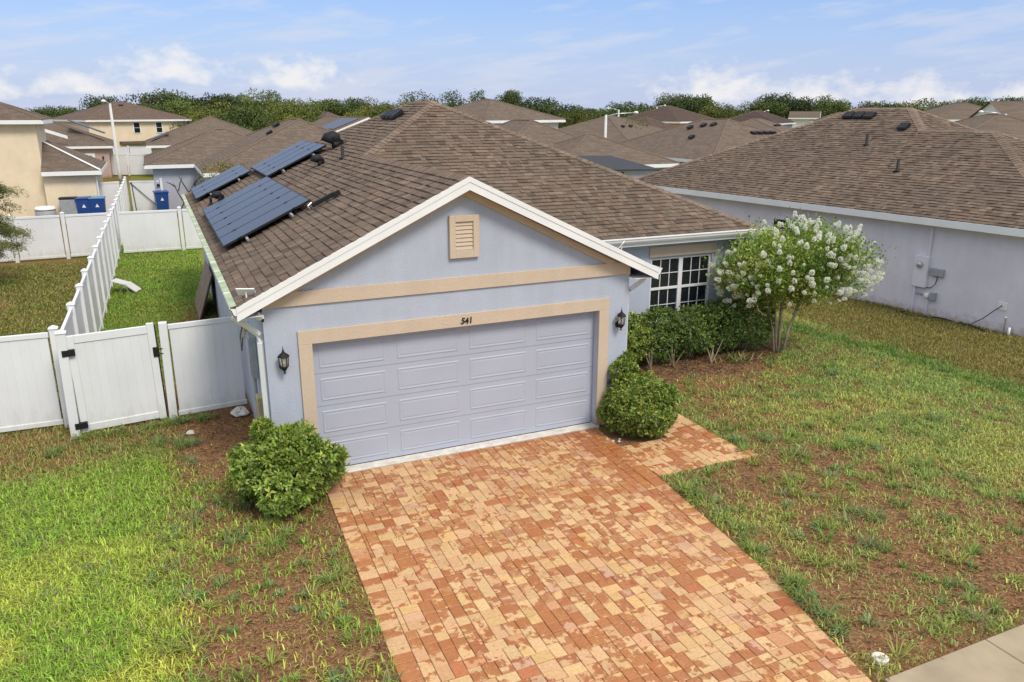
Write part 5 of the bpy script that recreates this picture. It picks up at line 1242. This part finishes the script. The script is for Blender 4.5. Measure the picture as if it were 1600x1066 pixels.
# golden bush behind the panels and the dead branch by the bin
t = empty('golden_bush', (-1.35, 26.6, 0), 0, 'thin golden green bush rising behind the solar panels', 'bush')
pp = []
for i in range(60):
    c = np.array([random.gauss(0, .55), random.gauss(0, .4), random.uniform(1.5, 3.15)]); n = 42; pp.append(leaves(c+RNG.normal(size=(n, 3))*.13, rnd_unit(n), unit(rnd_unit(n)+[0, 0, 1]), .09, .05, np.clip(np.repeat(pal(1, [(.24, .21, .04), (.17, .18, .035), (.30, .24, .06)]), n, 0)*(1+.12*RNG.normal(size=(n, 1))), .01, 1)))
V, F, T = join(pp); obj('foliage', mesh_np('foliage', V, F, T), M['tree_leaf'], t)
sb = MB()
for i in range(8): sb.tube([(0, 0, 0), (random.gauss(0, .25), random.gauss(0, .2), 1.3), (random.gauss(0, .5), random.gauss(0, .4), 2.7)], [.03, .02, .008], 5)
sb.build('stem', M['bark'], t)
t = empty('dead_branch', (-2.9, 33.4, 0), 0, 'bare dead branches leaning by the grey wall beside the blue bin', 'branch'); db = MB()
for a, b in (((-.5, 0, .1), (.55, 0, 1.9)), ((-.1, 0, .8), (-.5, .1, 1.8)), ((.2, 0, 1.3), (-.2, 0, 2.15)), ((.45, 0, 1.7), (.95, 0, 2.2)), ((.95, 0, 2.2), (.8, 0, 2.6)), ((-.4, .1, 1.6), (-.85, .1, 1.9)), ((-.3, .05, 1.4), (-.05, 0, 2.1)), ((.5, 0, 1.8), (.6, .1, 1.35)), ((.1, 0, .9), (.45, 0, 1.0))): db.tube([a, tuple((Vector(a)+Vector(b))/2+Vector((random.uniform(-.05, .05), 0, .04))), b], [.04, .03, .015], 5)
db.build('branch', M['dead'], t)

# ------------------------------------------------------------------ trees along the horizon
def crown(n_lobe, n_leaf, shape, cols, size, seed):
    rg = np.random.default_rng(seed); c = unit(rg.normal(size=(n_lobe, 3)))*rg.random((n_lobe, 1))**.35*np.array(shape); c[:, 2] = c[:, 2]+.58
    parts = []
    for i in range(n_lobe):
        r = rg.uniform(.11, .22); n = n_leaf; d = unit(rg.normal(size=(n, 3))); p = c[i]+d*r*rg.uniform(.55, 1.05, (n, 1))*[1.1, 1.1, .8]; base = np.array(cols)[rg.integers(len(cols))]*rg.uniform(.78, 1.25)
        parts.append(leaves(p, unit(d*.5+rg.normal(size=(n, 3))*.7), unit(d+rg.normal(size=(n, 3))*.4+[0, 0, .5]), size*rg.uniform(.6, 1.3, n), size*.7, np.clip(base*(1+.16*rg.normal(size=(n, 1))), .005, 1)))
    V, F, T = join(parts); return mesh_np('crown', V, F, T)
KC = [[(.052, .085, .022), (.07, .105, .026), (.095, .13, .03)], [(.085, .13, .026), (.12, .165, .032), (.15, .185, .036)], [(.17, .20, .034), (.24, .25, .042), (.14, .175, .032)]]
CR = {k: [crown(34, 230, sh, KC[k], .038, 40+k*7+j) for j, sh in enumerate(((.52, .52, .36), (.46, .5, .40), (.56, .5, .32)))] for k in range(3)}
for k in CR:
    for m_ in CR[k]: m_.materials.append(M['tree_leaf'])
tr = MB(); tr.tube([(0, 0, -.02), (.01, 0, .2), (-.01, .01, .45), (.02, 0, .7)], [.028, .022, .016, .006], 7)
for a in range(5): an = a*1.26; tr.tube([(0, 0, .28+.04*a), (.2*math.cos(an), .2*math.sin(an), .55+.03*a)], [.012, .004], 5)
trunk_me = tr.mesh('trunk', True); trunk_me.materials.append(M['bark'])
TREES = [(-34.1, 173.6, 5.9, 0), (-27.4, 170.5, 5.5, 0), (-21.7, 156.6, 5.7, 0), (-17.0, 143.2, 6.2, 0), (-12.4, 124.2, 6.7, 0), (-9.5, 117.4, 7.5, 0), (-6.8, 121.8, 7.2, 0), (-13.8, 107.1, 5.0, 1), (-2.0, 119.9, 8.2, 1), (-0.1, 113.1, 7.4, 1), (-3.6, 108.6, 6.2, 1), (4.8, 122.6, 8.0, 0), (6.4, 115.8, 7.0, 0), (2.7, 94.3, 6.0, 2), (0.8, 89.2, 5.5, 2), (4.9, 76.0, 5.6, 1), (8.7, 126.1, 6.8, 1), (10.2, 102.7, 7.1, 1), (11.8, 96.2, 6.8, 2), (12.3, 90.0, 6.0, 2), (11.7, 78.5, 5.1, 1), (21.5, 126.3, 7.5, 0), (22.7, 119.8, 6.6, 1), (26.8, 123.9, 7.5, 0), (28.7, 122.9, 6.9, 1), (25.6, 101.3, 6.5, 2), (30.6, 110.6, 6.9, 2), (42.2, 139.9, 7.7, 0), (44.4, 138.8, 7.3, 0), (20.9, 91.6, 5.2, 2), (52.4, 146.7, 7.6, 0), (51.1, 135.8, 7.2, 1), (53.3, 134.9, 7.6, 0), (60.0, 131.8, 7.5, 1), (63.4, 130.4, 7.8, 0), (61.0, 120.0, 7.3, 1), (48.6, 91.0, 6.5, 0), (48.1, 85.3, 6.0, 0), (57.8, 98.2, 6.3, 1), (43.3, 75.7, 4.9, 2), (76.7, 124.1, 6.5, 1), (80.7, 122.4, 6.9, 0), (59.1, 85.9, 5.5, 0), (40.8, 59.5, 4.3, 2), (85.1, 120.2, 6.3, 1), (81.9, 110.6, 7.3, 1), (84.5, 109.5, 7.7, 0), (90.3, 112.4, 7.1, 1), (72.8, 85.7, 6.1, 2), (98.0, 114.5, 6.6, 0), (100.8, 113.3, 6.6, 0), (96.9, 103.7, 7.0, 1), (105.9, 111.3, 7.8, 0), (108.8, 110.1, 8.0, 0), (73.6, 81.6, 5.2, 2), (111.4, 108.5, 6.6, 0), (113.7, 107.8, 7.6, 0), (115.9, 106.6, 7.1, 1), (118.1, 105.5, 6.6, 0), (137.6, 119.6, 6.7, 0), (132.9, 110.6, 7.7, 0), (145.2, 116.2, 6.7, 0), (77.1, 55.3, 6.4, 2), (153.4, 112.6, 6.9, 0), (157.3, 111.1, 7.7, 0), (159.8, 109.7, 6.9, 1), (132.4, 87.6, 6.4, 0), (114.3, 73.2, 7.5, 0), (116.5, 72.1, 7.3, 0), (119.2, 70.9, 7.2, 0), (85.8, 51.0, 5.5, 2), (123.2, 69.0, 7.1, 1)]
KL = ['dark green tree in the belt along the horizon', 'mid green tree in the belt along the horizon', 'yellow green tree in the belt along the horizon']
SP = {5: 'broad dark tree left of the cream house behind the lamp pole', 8: 'tall green tree behind the cream house roof', 11: 'rounded dark tree right of the cream house', 13: 'yellow green tree above the tan house roof', 15: 'dense green tree between the tan house and the solar panels', 17: 'broad green tree above the grey house ridge', 36: 'large dark round tree left of the white lamp pole', 43: 'small bright round tree beside the white lamp pole', 45: 'tall green tree above the orange house', 48: 'bright yellow green tree right of the orange house', 62: 'lone bright green tree above the neighbour ridge', 67: 'big dark tree at the right edge of the horizon', 70: 'yellow bush below the big tree at the right edge', 29: 'yellow green bush left of the white gabled house'}
HOR = [(-4.4, 'above the yellow house'), (-.3, 'left of the cream house'), (4.2, 'right behind the cream house'), (8.2, 'above the tan and grey roofs'), (12.2, 'above the grey house vents'), (15.2, 'above the white gabled solar house'), (20.6, 'left of the main roof peak'), (24.5, 'just right of the main roof peak'), (28.6, 'behind the white two storey house'), (33.2, 'near the white lamp pole'), (37.6, 'above the orange house'), (41.5, 'above the four black roof vents'), (45.6, 'above the dark roofed house'), (50, 'above the neighbour ridge'), (53.6, 'right of the neighbour ridge'), (99, 'at the far right edge')]
for i, (x, y, H, k) in enumerate(TREES):
    t = empty('broadleaf_tree' if i not in (29, 70) else 'broadleaf_bush', (x, y, 0), random.uniform(0, 6.28), SP.get(i, KL[k]), 'tree', 'trees along the horizon')
    if i not in SP:
        az_ = math.degrees(math.atan2(x-CAM.x, y-CAM.y)); kn = ('dark green', 'mid green', 'yellow green')[k]
        where = next(nm for lim, nm in HOR if az_ < lim)
        t['label'] = kn+' horizon tree '+where; t['group'] = kn+' horizon trees '+where
    H2 = H*(1.06 if i in SP else random.uniform(.85, 1.22)); Wd = H*random.uniform(.85, 1.15)*(1.1 if k == 0 else 1)
    t.scale = (Wd, Wd, H2)
    obj('trunk', trunk_me, None, t); c = obj('crown', random.choice(CR[k]), None, t); q = random.uniform(.6, 1.05); c.color = (q, q, q, 1)
# the far wood closing the gaps between them
def far_wood():
    rg = np.random.default_rng(3); parts = []
    for az in np.arange(-24, 76, .42):
        a = R(az+rg.uniform(-.2, .2)); d = rg.uniform(175, 235); hh = rg.uniform(4.2, 5.7)
        if -10 < az < -4: hh *= .95
        cx, cy = CAM.x+d*math.sin(a), CAM.y+d*math.cos(a); n = 130; dd = unit(rg.normal(size=(n, 3))); p = np.array([cx, cy, hh*.5])+dd*[2.2, 2.2, hh*.5]*rg.uniform(.7, 1.05, (n, 1))
        base = np.array([(.06, .085, .03), (.08, .105, .034), (.11, .125, .042)])[rg.integers(3)]*rg.uniform(.8, 1.2)
        parts.append(leaves(p, unit(rg.normal(size=(n, 3))), unit(dd+[0, 0, .4]), .95*rg.uniform(.6, 1.2, n), .8, np.clip(base*(1+.15*rg.normal(size=(n, 1))), .004, 1)))
    V, F, T = join(parts); return tag(obj('far_wood', mesh_np('far_wood', V, F, T), M['tree_leaf']), 'continuous dark green wood on the far horizon', 'woodland', kind='stuff')
far_wood()

# ------------------------------------------------------------------ grass, weeds, litter
fwv = np.array([math.sin(YAW)*math.cos(PITCH), math.cos(YAW)*math.cos(PITCH), -math.sin(PITCH)]); rtv = np.array([math.cos(YAW), -math.sin(YAW), 0]); upv = np.cross(rtv, fwv)
def in_view(x, y, mx=1.3, my=1.22):
    P_ = np.stack([x, y, np.zeros_like(x)], 1)-np.array(CAM); z = P_@fwv; return (z > 1) & (np.abs(P_@rtv/z*FPX) < 800*mx) & (np.abs(P_@upv/z*FPX) < 533*my)
def blocked(x, y):
    b = (x > -3.12) & (x < 8) & (y > 3.05) & (y < 16); b |= (x > -3.12) & (x < 3.05) & (y > -.02) & (y < 4)
    b |= (y < -6.88) & (x > 1.75); dl = np.interp(y, [-9, -5, 0], [-2.675, -2.635, -2.47]); dr = np.interp(y, [-9, -6.82, -4.6, -2.3, 0], [1.2, 1.66, 2.08, 2.31, 2.42])
    b |= (x > dl-.0) & (x < dr+.0) & (y < .02); b |= (x > 2.2) & (x < 4.16) & (y > -2.19) & (y < -.0); b |= (x > 3) & (x < 4.16) & (y > -.1) & (y < 2.6)
    lx = (x-14.72)*math.cos(NA)+(y-.82)*math.sin(NA); b |= lx > .36
    return b
def hbase(x, y):
    z = .05*(fbm(x, y, .8, 4)-.5)-.018+.10*sst(1.3, .6, np.hypot((x-6.2)/3.2, (y-2.3)/1.4)); return z-.005
def blades(x, y, h, w_, lean, tint, az=None):
    n = len(x); a = RNG.uniform(0, 2*np.pi, n) if az is None else az; dx, dy = np.cos(a), np.sin(a); z0 = hbase(x, y)
    sx, sy = -dy, dx; b = np.stack([x, y, z0], 1); side = np.stack([sx, sy, np.zeros(n)], 1)*(w_*.5)[:, None]
    m_ = b+np.stack([dx*lean*h*.45, dy*lean*h*.45, h*.62], 1); t = b+np.stack([dx*lean*h, dy*lean*h, h*np.clip(1-.35*lean, .3, 1)], 1)
    V = np.stack([b-side, b+side, m_+side*.8, m_-side*.8, t], 1).reshape(-1, 3); I = np.arange(n)*5
    F = np.concatenate([np.stack([I, I+1, I+2], 1), np.stack([I, I+2, I+3], 1), np.stack([I+3, I+2, I+4], 1)]); return V, F, np.repeat(tint, 5, 0)
def scatter(x0, x1, y0, y1, dens):
    n = int((x1-x0)*(y1-y0)*dens); x = RNG.uniform(x0, x1, n); y = RNG.uniform(y0, y1, n); k = in_view(x, y) & ~blocked(x, y); return x[k], y[k]
def grass(zones, name, label, hmul=1):
    parts = []
    for (x0, x1, y0, y1, dens, h0, w0) in zones:
        x, y = scatter(x0, x1, y0, y1, dens); c, col = cover(x, y); k = RNG.random(len(x)) < np.clip((c-.10)*1.15, 0, 1)**1.4; x, y, c, col = x[k], y[k], c[k], col[k]; n = len(x)
        if not n: continue
        h = h0*RNG.uniform(.5, 1.25, n)*(.55+.55*c); tint = col*RNG.uniform(.45, 1.55, (n, 1)); dry = RNG.random(n) < (.10+.30*(1-c)); tint = np.where(dry[:, None], np.array([[.42, .32, .15]])*RNG.uniform(.6, 1.2, (n, 1)), tint)
        parts.append(blades(x, y, h, w0*RNG.uniform(.7, 1.3, n), RNG.uniform(.2, 1.3, n), np.clip(tint, .01, 1)))
    V, F, T = join(parts); return tag(obj(name, mesh_np(name, V, F, T), M['grass']), label, 'grass', kind='stuff')
grass([(-10, -2.4, -7, -1, 3300, .115, .013), (-11, -2.4, -1, 3.9, 2500, .11, .014)], 'front_lawn_grass', 'yellow green grass of the front lawn left of the driveway')
grass([(1.5, 12, -7, -1, 2000, .085, .0135), (2.4, 16, -1, 5, 1500, .085, .0145), (12, 22, -7, -1, 900, .085, .018), (8, 16, 5, 14, 900, .07, .016)], 'side_lawn_grass', 'patchy weedy grass right of the driveway')
grass([(-6.0, -3.0, 3.6, 12, 1500, .07, .014), (-6, -3, 12, 23, 800, .08, .022), (-14, -6.1, 4, 22, 420, .07, .026)], 'yard_grass', 'short mown grass of the fenced side yards')
# weed tufts with coarse radial blades
def tufts():
    parts = []; X, Y = [], []
    for (x0, x1, y0, y1, dens, lo, hi) in ((-5.2, -2.7, -6, 2.5, 9.0, .15, .8), (-10, -5.2, -7, 3, 2.5, .3, 1.1), (1.7, 7, -6.85, -1, 5.5, .15, .95), (4.2, 12, -4, 2, 3.2, .2, 1)):
        x, y = scatter(x0, x1, y0, y1, dens); c, _ = cover(x, y); k = (c > lo) & (c < hi); X.append(x[k]); Y.append(y[k])
    # a ragged line of tufts along the right edge of the driveway and before the gate
    ye = RNG.uniform(-6.6, -2.4, 34); X.append(np.interp(ye, [-6.82, -4.6, -2.3], [1.70, 2.12, 2.36])+RNG.uniform(.03, .28, 34)); Y.append(ye)
    xe = RNG.uniform(-6.0, -3.6, 30); X.append(xe); Y.append(3.2+.09*(xe+6)-RNG.uniform(0.02, .25, 30))
    X, Y = np.concatenate(X), np.concatenate(Y); k = ~blocked(X, Y); X, Y = X[k], Y[k]
    for x, y in ((-1.1, -.1), (.2, -.12), (-1.9, -2.3), (.9, -3.9), (1.3, -5.1), (-.2, -5.6), (1.5, -2.6), (-2.42, -4.1), (1.9, -4.3), (3.2, -2.18), (2.2, -1.2)):
        n = 12; a = RNG.uniform(0, 6.28, n); parts.append(blades(np.full(n, x)+RNG.normal(size=n)*.02, np.full(n, y)+RNG.normal(size=n)*.02, RNG.uniform(.02, .06, n), np.full(n, .007), RNG.uniform(.5, 1.5, n), np.clip(np.array([[.16, .26, .05]])*RNG.uniform(.7, 1.3, (n, 1)), .01, 1), a))
    for x, y in zip(X, Y):
        n = random.randint(14, 46); s_ = random.uniform(.05, .15); a = RNG.uniform(0, 6.28, n); base = np.array(random.choice([(.16, .26, .045), (.14, .23, .06), (.22, .29, .05), (.27, .30, .065), (.17, .24, .10)]))*random.uniform(.85, 1.25)
        r = RNG.random(n)*s_*.7; h = RNG.uniform(.5, 1.2, n)*s_*1.35
        parts.append(blades(x+r*np.cos(a), y+r*np.sin(a), h, np.full(n, random.uniform(.009, .016)), RNG.uniform(.5, 1.7, n), np.clip(base*RNG.uniform(.7, 1.35, (n, 1)), .01, 1), a))
    V, F, T = join(parts); return tag(obj('weed_tufts', mesh_np('weed_tufts', V, F, T), M['grass']), 'coarse green weed tufts dotted over the bare soil', 'weeds', kind='stuff')
tufts()
def litter():
    parts = []
    x, y = scatter(-5.5, 12, -7, 4, 420); c, _ = cover(x, y); k = RNG.random(len(x)) > c*1.05; x, y = x[k], y[k]; n = len(x); a = RNG.uniform(0, 6.28, n)
    d_ = unit(np.stack([np.cos(a), np.sin(a), RNG.uniform(-.1, .35, n)], 1)); p = np.stack([x, y, hbase(x, y)+.012], 1)
    parts.append(leaves(p, d_, unit(rnd_unit(n)*.5+[0, 0, 1]), RNG.uniform(.03, .10, n), RNG.uniform(.006, .018, n), np.clip(pal(n, [(.24, .14, .07), (.13, .07, .04), (.40, .29, .15), (.09, .05, .03), (.34, .25, .11)], .2), .01, 1)))
    xb = RNG.uniform(4.3, 9.6, 5200); yb = RNG.uniform(.7, 3.0, 5200); k = np.hypot((xb-6.2)/2.9, (yb-2.35)/1.15)+.5*(fbm(xb, yb, 2.2, 2)-.5) < 1.0+.3*RNG.random(5200)-.2; xb, yb = xb[k], yb[k]; kk = ~blocked(xb, yb); xb, yb = xb[kk], yb[kk]; n = len(xb); a = RNG.uniform(0, 6.28, n)
    parts.append(leaves(np.stack([xb, yb, hbase(xb, yb)+.015], 1), unit(np.stack([np.cos(a), np.sin(a), RNG.uniform(-.1, .4, n)], 1)), unit(rnd_unit(n)*.6+[0, 0, 1]), RNG.uniform(.03, .09, n), RNG.uniform(.012, .03, n), np.clip(pal(n, [(.13, .078, .052), (.085, .055, .04), (.27, .19, .125), (.18, .105, .066), (.34, .26, .18)], .2), .01, 1)))
    V, F, T = join(parts); return tag(obj('mulch_and_litter', mesh_np('mulch_and_litter', V, F, T), M['grass']), 'brown mulch chips and dry litter over the bed and bare soil', 'mulch', kind='stuff')
litter()
# small things on the lawn
t = empty('cleanout_cap', (2.0, -6.66, 0), 0, 'round pale drain cap in the grass at the sidewalk corner', 'drain cap')
MB().lathe([(.085, -.03), (.085, .016), (.075, .022), (.05, .022), (.048, .014), (.001, .014)], 18).build('cap', M['apron'], t); MB().lathe([(.02, .0141), (.02, .021), (.001, .021)], 6).build('nut', M['galv'], t)
for i, (x, y) in enumerate(((2.33, -.62), (2.38, -.74), (2.46, -.8), (2.52, -.72))):
    tag(lump('pebble', (x, y, .0), random.uniform(.018, .028), 'white pebble at the foot of the clipped round shrub', 'pebble', M['chalk']), None, None, 'white pebbles by the round shrub')
bpy.context.view_layer.update()
